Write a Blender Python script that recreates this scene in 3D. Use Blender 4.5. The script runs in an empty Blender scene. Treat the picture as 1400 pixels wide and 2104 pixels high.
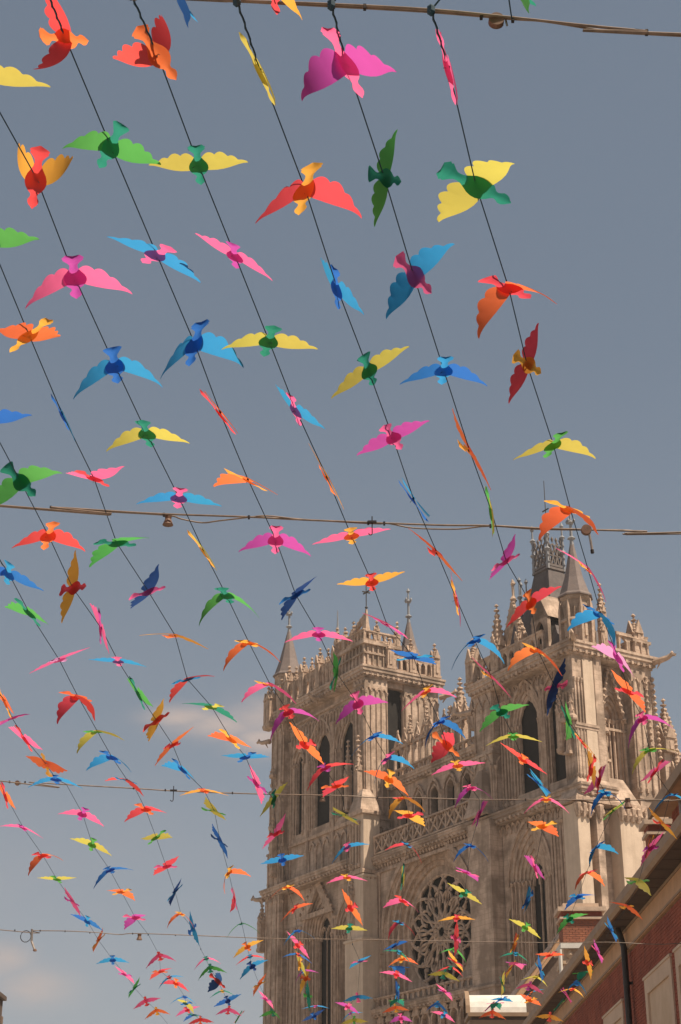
import bpy, bmesh, math, random
from mathutils import Vector, Matrix, Quaternion
from mathutils.geometry import tessellate_polygon
random.seed(7)
R = math.radians
scene = bpy.context.scene
COL = scene.collection

# ------------------------------------------------------------ camera
cam = bpy.data.cameras.new('camera')
cam.sensor_fit = 'VERTICAL'; cam.sensor_height = 36.0; cam.sensor_width = 24.0
cam.lens = 3350 / 2104 * 36.0
cam.clip_start = 0.1; cam.clip_end = 3000
camo = bpy.data.objects.new('camera', cam); COL.objects.link(camo)
camo.location = (0, 0, 1.6); camo.rotation_euler = (R(90 + 24.8), 0, 0)
scene.camera = camo

# ------------------------------------------------------------ light
SUN_AZ, SUN_EL = 120.0, 59.0
world = bpy.data.worlds.new('World'); scene.world = world; world.use_nodes = True
nt = world.node_tree; nt.nodes.clear()
def N(t, typ, **kw):
    n = t.nodes.new(typ)
    for k, v in kw.items(): setattr(n, k, v)
    return n
def M_(t, op, a, b=None, c=None):
    n = N(t, 'ShaderNodeMath', operation=op)
    for i, v in enumerate((a, b, c)):
        if v is None: continue
        if isinstance(v, (int, float)): n.inputs[i].default_value = v
        else: t.links.new(v, n.inputs[i])
    return n.outputs[0]
out = N(nt, 'ShaderNodeOutputWorld'); bg = N(nt, 'ShaderNodeBackground')
sky = N(nt, 'ShaderNodeTexSky', sky_type='NISHITA')
sky.sun_disc = False; sky.sun_elevation = R(SUN_EL); sky.sun_rotation = R(SUN_AZ)
sky.air_density = 1.0; sky.dust_density = 3.5; sky.ozone_density = 1.0
gen = N(nt, 'ShaderNodeTexCoord').outputs['Generated']
sep = N(nt, 'ShaderNodeSeparateXYZ'); nt.links.new(gen, sep.inputs[0])
# a milky grey-blue veil over the clear sky, thicker towards the horizon
ramp = N(nt, 'ShaderNodeValToRGB'); nt.links.new(sep.outputs[2], ramp.inputs[0])
SKYK = 0.93
cols = [(0.0, (3.10, 3.20, 3.35)), (0.14, (2.62, 2.80, 3.02)), (0.30, (1.86, 2.13, 2.42)), (0.50, (1.40, 1.70, 2.05)), (0.68, (1.28, 1.57, 1.92)), (1.0, (1.2, 1.5, 1.85))]
while len(ramp.color_ramp.elements) < len(cols): ramp.color_ramp.elements.new(0.5)
for e, (p, c) in zip(ramp.color_ramp.elements, cols):
    e.position = p; e.color = (*[v * SKYK for v in c], 1)
mix = N(nt, 'ShaderNodeMixRGB'); mix.inputs[0].default_value = 0.82
nt.links.new(sky.outputs[0], mix.inputs[1]); nt.links.new(ramp.outputs[0], mix.inputs[2])
# soft warm clouds low over the roofs
u = M_(nt, 'DIVIDE', sep.outputs[0], M_(nt, 'MAXIMUM', M_(nt, 'ABSOLUTE', sep.outputs[1]), 0.05))
v = M_(nt, 'DIVIDE', sep.outputs[2], M_(nt, 'MAXIMUM', M_(nt, 'ABSOLUTE', sep.outputs[1]), 0.05))
cmb = N(nt, 'ShaderNodeCombineXYZ'); nt.links.new(u, cmb.inputs[0]); nt.links.new(v, cmb.inputs[1])
noi = N(nt, 'ShaderNodeTexNoise'); noi.inputs['Scale'].default_value = 14.0; noi.inputs['Detail'].default_value = 6.0; noi.inputs['Roughness'].default_value = 0.55
mp = N(nt, 'ShaderNodeMapping'); mp.inputs['Scale'].default_value = (1, 2.2, 1)
nt.links.new(cmb.outputs[0], mp.inputs[0]); nt.links.new(mp.outputs[0], noi.inputs['Vector'])
def blob(cu, cv, su, sv):
    a = M_(nt, 'DIVIDE', M_(nt, 'SUBTRACT', u, cu), su); b = M_(nt, 'DIVIDE', M_(nt, 'SUBTRACT', v, cv), sv)
    r2 = M_(nt, 'ADD', M_(nt, 'MULTIPLY', a, a), M_(nt, 'MULTIPLY', b, b))
    return M_(nt, 'POWER', 2.718, M_(nt, 'MULTIPLY', r2, -1.0))
bs = None
for q in [(-0.050, 0.318, 0.022, 0.014), (-0.078, 0.312, 0.030, 0.009), (-0.10, 0.318, 0.022, 0.007), (-0.205, 0.166, 0.018, 0.010), (-0.182, 0.150, 0.022, 0.011), (-0.05, 0.303, 0.02, 0.010)]:
    t_ = blob(*q); bs = t_ if bs is None else M_(nt, 'MAXIMUM', bs, t_)
cm = M_(nt, 'MULTIPLY', bs, M_(nt, 'MULTIPLY_ADD', noi.outputs[0], 2.6, -0.55))
cm.node.use_clamp = True
cm2 = M_(nt, 'MULTIPLY', cm, M_(nt, 'GREATER_THAN', sep.outputs[1], 0.0))
# thin veil patches lower down
n2 = N(nt, 'ShaderNodeTexNoise'); n2.inputs['Scale'].default_value = 5.0; n2.inputs['Detail'].default_value = 4.0
nt.links.new(mp.outputs[0], n2.inputs['Vector'])
mr = N(nt, 'ShaderNodeMapRange'); mr.inputs[1].default_value = 0.42; mr.inputs[2].default_value = 0.75; mr.inputs[3].default_value = 0; mr.inputs[4].default_value = 0.22
nt.links.new(n2.outputs[0], mr.inputs[0])
lowm = N(nt, 'ShaderNodeMapRange'); lowm.inputs[1].default_value = 0.1; lowm.inputs[2].default_value = 0.36; lowm.inputs[3].default_value = 1; lowm.inputs[4].default_value = 0
nt.links.new(sep.outputs[2], lowm.inputs[0])
veil = M_(nt, 'MULTIPLY', mr.outputs[0], lowm.outputs[0])
mix2 = N(nt, 'ShaderNodeMixRGB'); nt.links.new(M_(nt, 'MAXIMUM', M_(nt, 'MULTIPLY', cm2, 0.9), veil), mix2.inputs[0])
nt.links.new(mix.outputs[0], mix2.inputs[1]); mix2.inputs[2].default_value = (4.0, 3.3, 3.0, 1)
nt.links.new(mix2.outputs[0], bg.inputs[0]); bg.inputs[1].default_value = 0.1
nt.links.new(bg.outputs[0], out.inputs[0])

sun = bpy.data.lights.new('sun', 'SUN'); sun.energy = 4.9; sun.angle = R(0.55); sun.color = (1.0, 0.86, 0.68)
suno = bpy.data.objects.new('sun', sun); COL.objects.link(suno)
sd = Vector((math.sin(R(SUN_AZ)) * math.cos(R(SUN_EL)), math.cos(R(SUN_AZ)) * math.cos(R(SUN_EL)), math.sin(R(SUN_EL))))
suno.rotation_euler = sd.to_track_quat('Z', 'Y').to_euler()
vs = scene.view_settings
vs.view_transform = 'Standard'; vs.look = 'None'; vs.exposure = 0.45; vs.gamma = 1.0; vs.use_curve_mapping = False
scene.cycles.max_bounces = 8

# ------------------------------------------------------------ materials
def mat(name, c1, c2=None, scale=3.0, rough=0.85, bump=0.0, streak=False, bscale=None, dist=0.05, metallic=0.0, coord='Object', c3=None, ashlar=False):
    m = bpy.data.materials.new(name); m.use_nodes = True; t = m.node_tree
    b = t.nodes['Principled BSDF']; b.inputs['Roughness'].default_value = rough; b.inputs['Metallic'].default_value = metallic
    b.inputs['Specular IOR Level'].default_value = 0.25
    if c2 is None: b.inputs['Base Color'].default_value = (*c1, 1); return m
    tc = N(t, 'ShaderNodeTexCoord').outputs[coord]
    n = N(t, 'ShaderNodeTexNoise'); n.inputs['Scale'].default_value = scale; n.inputs['Detail'].default_value = 8; n.inputs['Roughness'].default_value = 0.65
    t.links.new(tc, n.inputs['Vector'])
    mr = N(t, 'ShaderNodeMapRange'); mr.inputs[1].default_value = 0.34; mr.inputs[2].default_value = 0.66; t.links.new(n.outputs[0], mr.inputs[0])
    mx = N(t, 'ShaderNodeMixRGB'); mx.inputs[1].default_value = (*c1, 1); mx.inputs[2].default_value = (*c2, 1); t.links.new(mr.outputs[0], mx.inputs[0])
    last = mx.outputs[0]
    if streak:
        mp = N(t, 'ShaderNodeMapping'); mp.inputs['Scale'].default_value = (2.2, 2.2, 0.16); t.links.new(tc, mp.inputs[0])
        n2 = N(t, 'ShaderNodeTexNoise'); n2.inputs['Scale'].default_value = 1.6; n2.inputs['Detail'].default_value = 5; t.links.new(mp.outputs[0], n2.inputs['Vector'])
        m2 = N(t, 'ShaderNodeMapRange'); m2.inputs[1].default_value = 0.45; m2.inputs[2].default_value = 0.72; m2.inputs[4].default_value = 0.6; t.links.new(n2.outputs[0], m2.inputs[0])
        mx2 = N(t, 'ShaderNodeMixRGB', blend_type='MIX'); t.links.new(m2.outputs[0], mx2.inputs[0]); t.links.new(last, mx2.inputs[1]); mx2.inputs[2].default_value = (*(c3 or [x * .55 for x in c2]), 1)
        last = mx2.outputs[0]
    if ashlar:
        sp = N(t, 'ShaderNodeSeparateXYZ'); t.links.new(tc, sp.inputs[0]); cb_ = N(t, 'ShaderNodeCombineXYZ')
        t.links.new(M_(t, 'ADD', sp.outputs[0], sp.outputs[1]), cb_.inputs[0]); t.links.new(sp.outputs[2], cb_.inputs[1])
        bt = N(t, 'ShaderNodeTexBrick'); bt.inputs['Scale'].default_value = 1.0; bt.inputs['Brick Width'].default_value = .85; bt.inputs['Row Height'].default_value = .38; bt.inputs['Mortar Size'].default_value = .018
        bt.inputs['Color1'].default_value = (1, 1, 1, 1); bt.inputs['Color2'].default_value = (.80, .79, .78, 1); bt.inputs['Mortar'].default_value = (.5, .48, .46, 1)
        t.links.new(cb_.outputs[0], bt.inputs['Vector'])
        mm = N(t, 'ShaderNodeMixRGB', blend_type='MULTIPLY'); mm.inputs[0].default_value = .5; t.links.new(last, mm.inputs[1]); t.links.new(bt.outputs[0], mm.inputs[2]); last = mm.outputs[0]
        # soot patches of many sizes
        n3 = N(t, 'ShaderNodeTexNoise'); n3.inputs['Scale'].default_value = .55; n3.inputs['Detail'].default_value = 9; t.links.new(tc, n3.inputs['Vector'])
        m3 = N(t, 'ShaderNodeMapRange'); m3.inputs[1].default_value = .44; m3.inputs[2].default_value = .60; m3.inputs[4].default_value = .8; t.links.new(n3.outputs[0], m3.inputs[0])
        mm = N(t, 'ShaderNodeMixRGB'); t.links.new(m3.outputs[0], mm.inputs[0]); t.links.new(last, mm.inputs[1]); mm.inputs[2].default_value = (.22, .16, .12, 1); last = mm.outputs[0]
    t.links.new(last, b.inputs['Base Color'])
    if bump:
        nb = N(t, 'ShaderNodeTexNoise'); nb.inputs['Scale'].default_value = bscale or scale * 6; nb.inputs['Detail'].default_value = 5; t.links.new(tc, nb.inputs['Vector'])
        bp = N(t, 'ShaderNodeBump'); bp.inputs['Strength'].default_value = bump; bp.inputs['Distance'].default_value = dist
        t.links.new(nb.outputs[0], bp.inputs['Height']); t.links.new(bp.outputs[0], b.inputs['Normal'])
    return m
STONE = mat('weathered_limestone', (0.60, 0.450, 0.350), (0.45, 0.335, 0.258), 1.1, 0.9, 0.6, True, 5.0, 0.05, c3=(0.27, 0.195, 0.147), ashlar=True)
STONE3 = mat('sunlit_limestone', (0.62, 0.49, 0.38), (0.50, 0.39, 0.30), 0.9, 0.9, 0.4, True, 5.0, 0.03, c3=(0.42, 0.32, 0.235))  # limestone with sunlight put into its colour, for the sun-facing piers
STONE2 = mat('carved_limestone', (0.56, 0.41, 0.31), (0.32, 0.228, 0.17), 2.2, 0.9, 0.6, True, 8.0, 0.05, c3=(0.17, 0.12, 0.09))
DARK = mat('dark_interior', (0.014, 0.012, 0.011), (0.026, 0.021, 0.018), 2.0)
LOUVRE = mat('dark_louvre_wood', (0.07, 0.055, 0.045), (0.045, 0.036, 0.03), 4.0)
SLATE = mat('weathered_slate', (0.21, 0.165, 0.15), (0.15, 0.12, 0.112), 3.0, 0.7, 0.4, True, 9.0, 0.04, c3=(0.17, 0.13, 0.115))
DSLATE = mat('shaded_slate', (0.13, 0.105, 0.10), (0.085, 0.072, 0.07), 3.0, 0.7, 0.4, True, 9.0, 0.04, c3=(0.07, 0.058, 0.055))  # same slate with shade put into its colour, for the tower roofs
LEAD = mat('grey_lead_roof', (0.26, 0.26, 0.27), (0.20, 0.20, 0.215), 1.5, 0.6, 0.3)
LEADD = mat('dark_lead_cresting', (0.12, 0.105, 0.10), (0.17, 0.14, 0.13), 2.5, 0.7)
IRON = mat('dark_iron', (0.035, 0.032, 0.032), (0.06, 0.05, 0.045), 5.0, 0.6)
BRICK = mat('dark_red_brick', (0.34, 0.100, 0.062), (0.20, 0.062, 0.042), 1.6, 0.9, 0.5, False, 30.0, 0.01)
BRICK2 = mat('orange_red_brick', (0.34, 0.135, 0.08), (0.23, 0.09, 0.06), 2.5, 0.9, 0.5, False, 30.0, 0.01)
MORTAR = mat('mortar', (0.22, 0.14, 0.11), (0.16, 0.10, 0.08), 8.0)
BROWN = mat('brown_painted_wood', (0.56, 0.335, 0.19), (0.44, 0.26, 0.145), 2.0, 0.6, 0.2)
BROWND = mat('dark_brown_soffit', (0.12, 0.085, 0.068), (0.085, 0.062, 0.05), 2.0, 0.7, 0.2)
TAN = mat('tan_painted_gutter', (0.33, 0.22, 0.14), (0.26, 0.17, 0.11), 2.0, 0.6)
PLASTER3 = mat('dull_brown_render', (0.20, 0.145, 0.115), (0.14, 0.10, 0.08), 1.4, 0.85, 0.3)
PLASTER = mat('beige_render', (0.60, 0.45, 0.34), (0.50, 0.37, 0.275), 1.4, 0.85, 0.3)
PLASTER2 = mat('stained_beige_panel', (0.60, 0.45, 0.33), (0.46, 0.33, 0.22), 0.9, 0.85, 0.3)
ZINC = mat('pale_zinc', (0.72, 0.68, 0.62), (0.58, 0.54, 0.49), 2.5, 0.55)
PIPE = mat('dark_cast_iron_pipe', (0.040, 0.036, 0.036), (0.06, 0.052, 0.05), 4.0, 0.5)
HAZE = 0.00026
PAVE = mat('pale_stone_paving', (0.40, 0.35, 0.30), (0.31, 0.27, 0.23), 0.8, 0.85, 0.4)  # unseen ground, paleness raised to bounce light onto birds and shaded stone
CORD = mat('dark_blue_cord', (0.020, 0.045, 0.065), (0.032, 0.06, 0.085), 40.0, 0.8)
CABLE = mat('tan_sheathed_cable', (0.27, 0.195, 0.15), (0.15, 0.11, 0.085), 12.0, 0.5)
STEEL = mat('dull_steel', (0.38, 0.34, 0.31), (0.24, 0.20, 0.18), 30.0, 0.4, metallic=0.7)
RUST = mat('brown_lamp_holder', (0.20, 0.11, 0.075), (0.12, 0.07, 0.05), 30.0, 0.6)
CLIP = mat('dark_cable_clip', (0.035, 0.03, 0.03))

def paper(name, c):
    m = bpy.data.materials.new(name); m.use_nodes = True; t = m.node_tree; t.nodes.clear()
    o = N(t, 'ShaderNodeOutputMaterial')
    oi = N(t, 'ShaderNodeObjectInfo')
    tc = N(t, 'ShaderNodeTexCoord').outputs['Object']
    n = N(t, 'ShaderNodeTexNoise'); n.inputs['Scale'].default_value = 14; n.inputs['Detail'].default_value = 5; t.links.new(tc, n.inputs['Vector'])
    hs = N(t, 'ShaderNodeHueSaturation'); hs.inputs['Color'].default_value = (*c, 1)
    t.links.new(M_(t, 'MULTIPLY_ADD', n.outputs[0], 0.16, M_(t, 'MULTIPLY_ADD', oi.outputs['Random'], 0.14, 0.72)), hs.inputs['Value'])
    t.links.new(M_(t, 'MULTIPLY_ADD', oi.outputs['Random'], 0.012, 0.494), hs.inputs['Hue'])
    d = N(t, 'ShaderNodeBsdfPrincipled'); d.inputs['Roughness'].default_value = 0.45; d.inputs['Specular IOR Level'].default_value = 0.3
    tr = N(t, 'ShaderNodeBsdfTranslucent'); ms = N(t, 'ShaderNodeMixShader'); ms.inputs[0].default_value = 0.80
    t.links.new(hs.outputs[0], d.inputs['Base Color']); gm = N(t, 'ShaderNodeGamma'); gm.inputs[1].default_value = 0.88; t.links.new(hs.outputs[0], gm.inputs[0]); t.links.new(gm.outputs[0], tr.inputs['Color'])
    t.links.new(d.outputs[0], ms.inputs[1]); t.links.new(tr.outputs[0], ms.inputs[2]); t.links.new(ms.outputs[0], o.inputs[0])
    return m
PC = {'R': ('red', (0.70, 0.055, 0.062)), 'O': ('orange', (0.80, 0.150, 0.045)), 'A': ('amber', (0.74, 0.33, 0.045)),
      'Y': ('yellow', (0.48, 0.40, 0.065)), 'G': ('green', (0.070, 0.32, 0.060)), 'T': ('dark green', (0.018, 0.19, 0.125)),
      'C': ('sky blue', (0.025, 0.23, 0.50)), 'B': ('royal blue', (0.020, 0.12, 0.42)), 'N': ('navy', (0.020, 0.060, 0.20)),
      'P': ('pink', (0.78, 0.105, 0.27)), 'M': ('violet', (0.46, 0.055, 0.31)), 'V': ('lilac', (0.72, 0.28, 0.56))}
PM = {k: paper(v[0].replace(' ', '_') + '_film', v[1]) for k, v in PC.items()}

# ------------------------------------------------------------ mesh helpers
class MB:
    def __init__(s): s.v = []; s.f = []
    def add(s, vs, fs):
        o = len(s.v); s.v += [tuple(p) for p in vs]; s.f += [tuple(i + o for i in f) for f in fs]; return s
    def box(s, x0, x1, y0, y1, z0, z1):
        x0, x1 = min(x0, x1), max(x0, x1); y0, y1 = min(y0, y1), max(y0, y1); z0, z1 = min(z0, z1), max(z0, z1)
        return s.add([(x0, y0, z0), (x1, y0, z0), (x1, y1, z0), (x0, y1, z0), (x0, y0, z1), (x1, y0, z1), (x1, y1, z1), (x0, y1, z1)],
                     [(3, 2, 1, 0), (4, 5, 6, 7), (0, 1, 5, 4), (1, 2, 6, 5), (2, 3, 7, 6), (3, 0, 4, 7)])
    def fbox(s, fr, u0, u1, w0, w1, d0, d1):
        ps = [fr(u, w, d) for d in (d0, d1) for (u, w) in ((u0, w0), (u1, w0), (u1, w1), (u0, w1))]
        return s.add(ps, [(0, 1, 2, 3), (7, 6, 5, 4), (0, 4, 5, 1), (1, 5, 6, 2), (2, 6, 7, 3), (3, 7, 4, 0)])
    def bar(s, fr, p, q, wd, d0, d1):
        dx, dy = q[0] - p[0], q[1] - p[1]; L = math.hypot(dx, dy) or 1; nx, ny = -dy / L * wd / 2, dx / L * wd / 2
        c = [(p[0] + nx, p[1] + ny), (q[0] + nx, q[1] + ny), (q[0] - nx, q[1] - ny), (p[0] - nx, p[1] - ny)]
        ps = [fr(a, b, d) for d in (d0, d1) for a, b in c]
        return s.add(ps, [(0, 1, 2, 3), (7, 6, 5, 4), (0, 4, 5, 1), (1, 5, 6, 2), (2, 6, 7, 3), (3, 7, 4, 0)])
    def panel(s, fr, outline, holes, d0, d1):
        loops = [outline] + list(holes)
        tri = tessellate_polygon([[Vector((a, b, 0)) for a, b in l] for l in loops])
        flat = [p for l in loops for p in l]; n = len(flat)
        vs = [fr(a, b, d0) for a, b in flat] + [fr(a, b, d1) for a, b in flat]
        fs = [tuple(t) for t in tri] + [tuple(i + n for i in reversed(t)) for t in tri]
        o = 0
        for l in loops:
            m = len(l)
            for i in range(m):
                a, b = o + i, o + (i + 1) % m
                fs.append((a, b, b + n, a + n))
            o += m
        return s.add(vs, fs)
    def frus(s, cx, cy, prof, n=8, rot=None, sx=1.0, sy=1.0, cap=True):
        rot = math.pi / n if rot is None else rot; vs = []; fs = []
        for r, z in prof:
            for i in range(n):
                a = rot + 2 * math.pi * i / n; vs.append((cx + r * sx * math.cos(a), cy + r * sy * math.sin(a), z))
        for k in range(len(prof) - 1):
            for i in range(n):
                j = (i + 1) % n; fs.append((k * n + i, k * n + j, (k + 1) * n + j, (k + 1) * n + i))
        if cap: fs.append(tuple(range(n))[::-1]); fs.append(tuple((len(prof) - 1) * n + i for i in range(n)))
        return s.add(vs, fs)
    def tube(s, pts, r, n=6, r2=None):
        pts = [Vector(p) for p in pts]; vs = []; fs = []; m = len(pts)
        for i, p in enumerate(pts):
            t = (pts[min(i + 1, m - 1)] - pts[max(i - 1, 0)]).normalized()
            a = t.cross(Vector((0, 0, 1)) if abs(t.z) < .95 else Vector((1, 0, 0))).normalized(); b = t.cross(a)
            rr = r if r2 is None else r + (r2 - r) * i / (m - 1)
            for k in range(n):
                th = 2 * math.pi * k / n; vs.append(p + a * rr * math.cos(th) + b * rr * math.sin(th))
        for i in range(m - 1):
            for k in range(n):
                j = (k + 1) % n; fs.append((i * n + k, i * n + j, (i + 1) * n + j, (i + 1) * n + k))
        fs.append(tuple(range(n))[::-1]); fs.append(tuple((m - 1) * n + k for k in range(n)))
        return s.add(vs, fs)
    def build(s, name, m, parent=None, kind=None, fix=True):
        me = bpy.data.meshes.new(name); me.from_pydata(s.v, [], s.f)
        if fix:
            bm = bmesh.new(); bm.from_mesh(me); bmesh.ops.recalc_face_normals(bm, faces=bm.faces); bm.to_mesh(me); bm.free()
        me.materials.append(m)
        o = bpy.data.objects.new(name, me); COL.objects.link(o)
        if parent: o.parent = parent
        if kind: o['kind'] = kind
        return o
def link_copy(o, loc, rz=0.0, parent=None):
    c = o.copy(); c.location = loc; c.rotation_euler = (0, 0, rz); COL.objects.link(c)
    if parent: c.parent = parent
    return c
def thing(name, label, cat, loc=(0, 0, 0), rz=0.0, group=None):
    o = bpy.data.objects.new(name, None); COL.objects.link(o); o.location = loc; o.rotation_euler = (0, 0, rz)
    o['label'] = label; o['category'] = cat
    if group: o['group'] = group
    return o
def FR(Y0): return lambda u, w, d: (u, Y0 + d, w)
def SR(X0): return lambda u, w, d: (X0 - d, u, w)

# ------------------------------------------------------------ ground
g = MB(); g.add([(-600, -300, 0), (600, -300, 0), (600, 900, 0), (-600, 900, 0)], [(0, 1, 2, 3)])
g.build('ground', PAVE, kind='structure')

# ============================================================ CATHEDRAL
CA = R(-59); AZ = R(8.5)
cath = thing('cathedral', 'huge brown gothic stone cathedral with two towers and rose window behind the birds', 'cathedral',
             (114 * math.sin(AZ), 114 * math.cos(AZ), 0), CA)
_rj = random.Random(3)
def cb(mb, name, m=None, kind=None):
    if m is STONE2:   # worn carving: every edge a little off
        mb.v = [(x + _rj.uniform(-.028, .028), y + _rj.uniform(-.028, .028), z + _rj.uniform(-.028, .028)) for x, y, z in mb.v]
    return mb.build(name, m or STONE, cath, kind)
def arch(uc, a, b, s, n=7, k=1.0):
    Rr = a * (1 + k); ap = math.acos(k / (1 + k)); pts = [(uc - a, b), (uc - a, s)]
    for i in range(1, n + 1):
        th = ap * i / n; pts.append((uc + k * a - Rr * math.cos(th), s + Rr * math.sin(th)))
    for i in range(n - 1, -1, -1):
        th = ap * i / n; pts.append((uc - k * a + Rr * math.cos(th), s + Rr * math.sin(th)))
    pts.append((uc + a, b)); return pts
def rev(l): return l[::-1]
def ring(mb, fr, uc, a1, a0, b, s, d0, d1, k=1.0, n=7):
    o = arch(uc, a1, b, s, n, k); i = arch(uc, a0, b, s, n, k)
    # strip of quads front, back, sides
    m = len(o); vs = [fr(*p, d0) for p in o] + [fr(*p, d0) for p in i] + [fr(*p, d1) for p in o] + [fr(*p, d1) for p in i]; fs = []
    for q in range(m - 1):
        fs += [(q, q + 1, m + q + 1, m + q), (2 * m + q, 3 * m + q, 3 * m + q + 1, 2 * m + q + 1), (q, 2 * m + q, 2 * m + q + 1, q + 1), (m + q, m + q + 1, 3 * m + q + 1, 3 * m + q)]
    fs += [(0, m, 3 * m, 2 * m), (m - 1, 2 * m + m - 1, 3 * m + m - 1, m + m - 1)]
    mb.add(vs, fs)
def shaft(mb, fr, u, w0, w1, d, r=0.09, n=6):
    p = fr(u, w0, d); q = fr(u, w1, d); mb.tube([p, q], r, n)
    for w in (w0, w1):
        x, y, z = fr(u, w, d); mb.frus(x, y, [(r * 1.3, z - .22), (r * 2.0, z), (r * 2.0, z + .1)], 6)
def window(fr, uc, a, b, s, rings=3, st=0.24, rc=0.13, k=1.0, dark=True, mull=True, louv=False, d=0.0):
    mb = MB()
    for i in range(rings):
        o = a + (rings - i) * st; n_ = o - st
        ring(mb, fr, uc, o + 0.003, n_, b, s, d + i * rc + .04, d + (i + 1) * rc + .12, k)
        for sg in (-1, 1): shaft(mb, fr, uc + sg * (n_ + .12), b, s, d + i * rc - .02, .075)
    # hood mould standing proud
    ring(mb, fr, uc, a + rings * st + .22, a + rings * st + .05, s - .2, s, d - .14, d + .03, k)
    if mull:
        shaft(mb, fr, uc, b, s + a * .3, d + rings * rc + .1, .08)
        for sg in (-1, 1): ring(mb, fr, uc + sg * a / 2, a / 2, a / 2 - .1, s - .3, s + .1, d + rings * rc, d + rings * rc + .2)
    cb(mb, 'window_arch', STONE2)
    pn = MB(); pn.panel(fr, arch(uc, a + .2, b, s, 7, k), [], d + rings * rc + .22, d + rings * rc + .3); cb(pn, 'window_opening', DARK)
    if louv and b > 1000:
        lv = MB(); w = b + .3
        while w < s: lv.fbox(fr, uc - a, uc + a, w, w + .09, d + rings * rc + .12, d + rings * rc + .27); w += .5
        cb(lv, 'louvre_boards', LOUVRE)
def crockets(mb, p, q, n, r=.13):
    p = Vector(p); q = Vector(q)
    for i in range(n):
        c = p.lerp(q, (i + .5) / n); mb.frus(c.x, c.y, [(r * .4, c.z - r), (r, c.z), (r * .5, c.z + r * .9)], 5)
_CK = {}
def crocket_parts(p, q, n, r):
    p = Vector(p); q = Vector(q)
    if r not in _CK:
        m_ = MB(); m_.frus(0, 0, [(r * .4, -r), (r, 0), (r * .5, r * .9)], 6); m_.frus(r * .7, 0, [(r * .3, -r * .3), (r * .45, 0), (r * .1, r * .4)], 5)
        me = bpy.data.meshes.new('crocket'); me.from_pydata(m_.v, [], m_.f); me.materials.append(STONE2); _CK[r] = me
    for i in range(n):
        o = bpy.data.objects.new('crocket', _CK[r]); COL.objects.link(o); o.parent = cath; o.location = p.lerp(q, (i + .5) / n)
def pinnacle(x, y, z0, w=.5, hs=1.5, hp=2.0, nc=4, m=None, name='pinnacle'):
    mb = MB(); h = w / 2
    mb.box(x - h, x + h, y - h, y + h, z0, z0 + hs)
    for fr, c in ((FR(y - h), x), (SR(x + h), y)):
        mb.panel(fr, [(c - h * .9, z0 + hs - .05), (c + h * .9, z0 + hs - .05), (c, z0 + hs + w * 1.1)], [], -.09, .1)
        mb.fbox(fr, c - h * .35, c + h * .35, z0 + hs * .25, z0 + hs * .8, -.05, .05)
    mb.box(x - h * 1.2, x + h * 1.2, y - h * 1.2, y + h * 1.2, z0 + hs * .04, z0 + hs * .14)
    top = z0 + hs + hp
    mb.frus(x, y, [(h * 1.28, z0 + hs), (.05, top)], 4)
    for a in range(4):
        th = math.pi / 4 + a * math.pi / 2
        crockets(mb, (x + h * 1.25 * math.cos(th), y + h * 1.25 * math.sin(th), z0 + hs + .1), (x + .06 * math.cos(th), y + .06 * math.sin(th), top - .2), nc, .07 + w * .09)
    mb.frus(x, y, [(.05, top - .1), (.16 + w * .1, top + .04), (.06, top + .16), (.05, top + .32), (.15 + w * .05, top + .42), (.03, top + .6)], 6)
    return cb(mb, name, m or STONE2)
def cornice(x0, x1, y0, y1, z, h=1.0, pr=.5, name='cornice', blocks=True):
    mb = MB()
    for i, (f, a, b) in enumerate(((.25, 0, .22), (.6, .22, .5), (.85, .5, .8), (1.0, .8, 1.0))):
        mb.box(x0 - pr * f, x1 + pr * f, y0 - pr * f, y1 + pr * f, z + h * a, z + h * b)
    o = cb(mb, name)
    if blocks:
        bl = MB(); u = x0
        while u < x1: bl.box(u, u + .22, y0 - pr * .75, y0 - pr * .2, z + .1 * h, z + .34 * h); u += .55
        u = y0
        while u < y1: bl.box(x1 + pr * .2, x1 + pr * .75, u, u + .22, z + .1 * h, z + .34 * h); u += .55
        q = cb(bl, 'corbel_band', STONE2, 'stuff')
    return o
def balustrade(fr, u0, u1, w0, w1, n, name='balustrade', th=.25, style='arch'):
    mb = MB(); st = (u1 - u0) / n; holes = []
    if style == 'arch':
        for i in range(n):
            c = u0 + st * (i + .5); a = st * .33
            holes.append(arch(c, a, w0 + .22, w0 + (w1 - w0) * .5, 4))
        mb.panel(fr, [(u0, w0), (u1, w0), (u1, w1 - .12), (u0, w1 - .12)], [rev(h) for h in holes], 0, th)
    else:
        for i in range(n):
            a, c = u0 + st * i, u0 + st * (i + 1); lo, hi = w0 + .15, w1 - .12; m_ = (a + c) / 2; md = (lo + hi) / 2
            mb.bar(fr, (a, lo), (c, hi), .17, .02, th - .02); mb.bar(fr, (a, hi), (c, lo), .17, .04, th - .04)
            mb.fbox(fr, a - .08, a + .08, lo - .1, hi, 0, th)
            ring(mb, fr, m_, st * .2, st * .12, hi - .32, hi - .2, .01, th)
        mb.fbox(fr, u0, u1, w0, w0 + .16, -.05, th + .05)
    mb.fbox(fr, u0, u1, w1 - .14, w1, -.08, th + .08)
    return cb(mb, name, STONE2)
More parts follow.
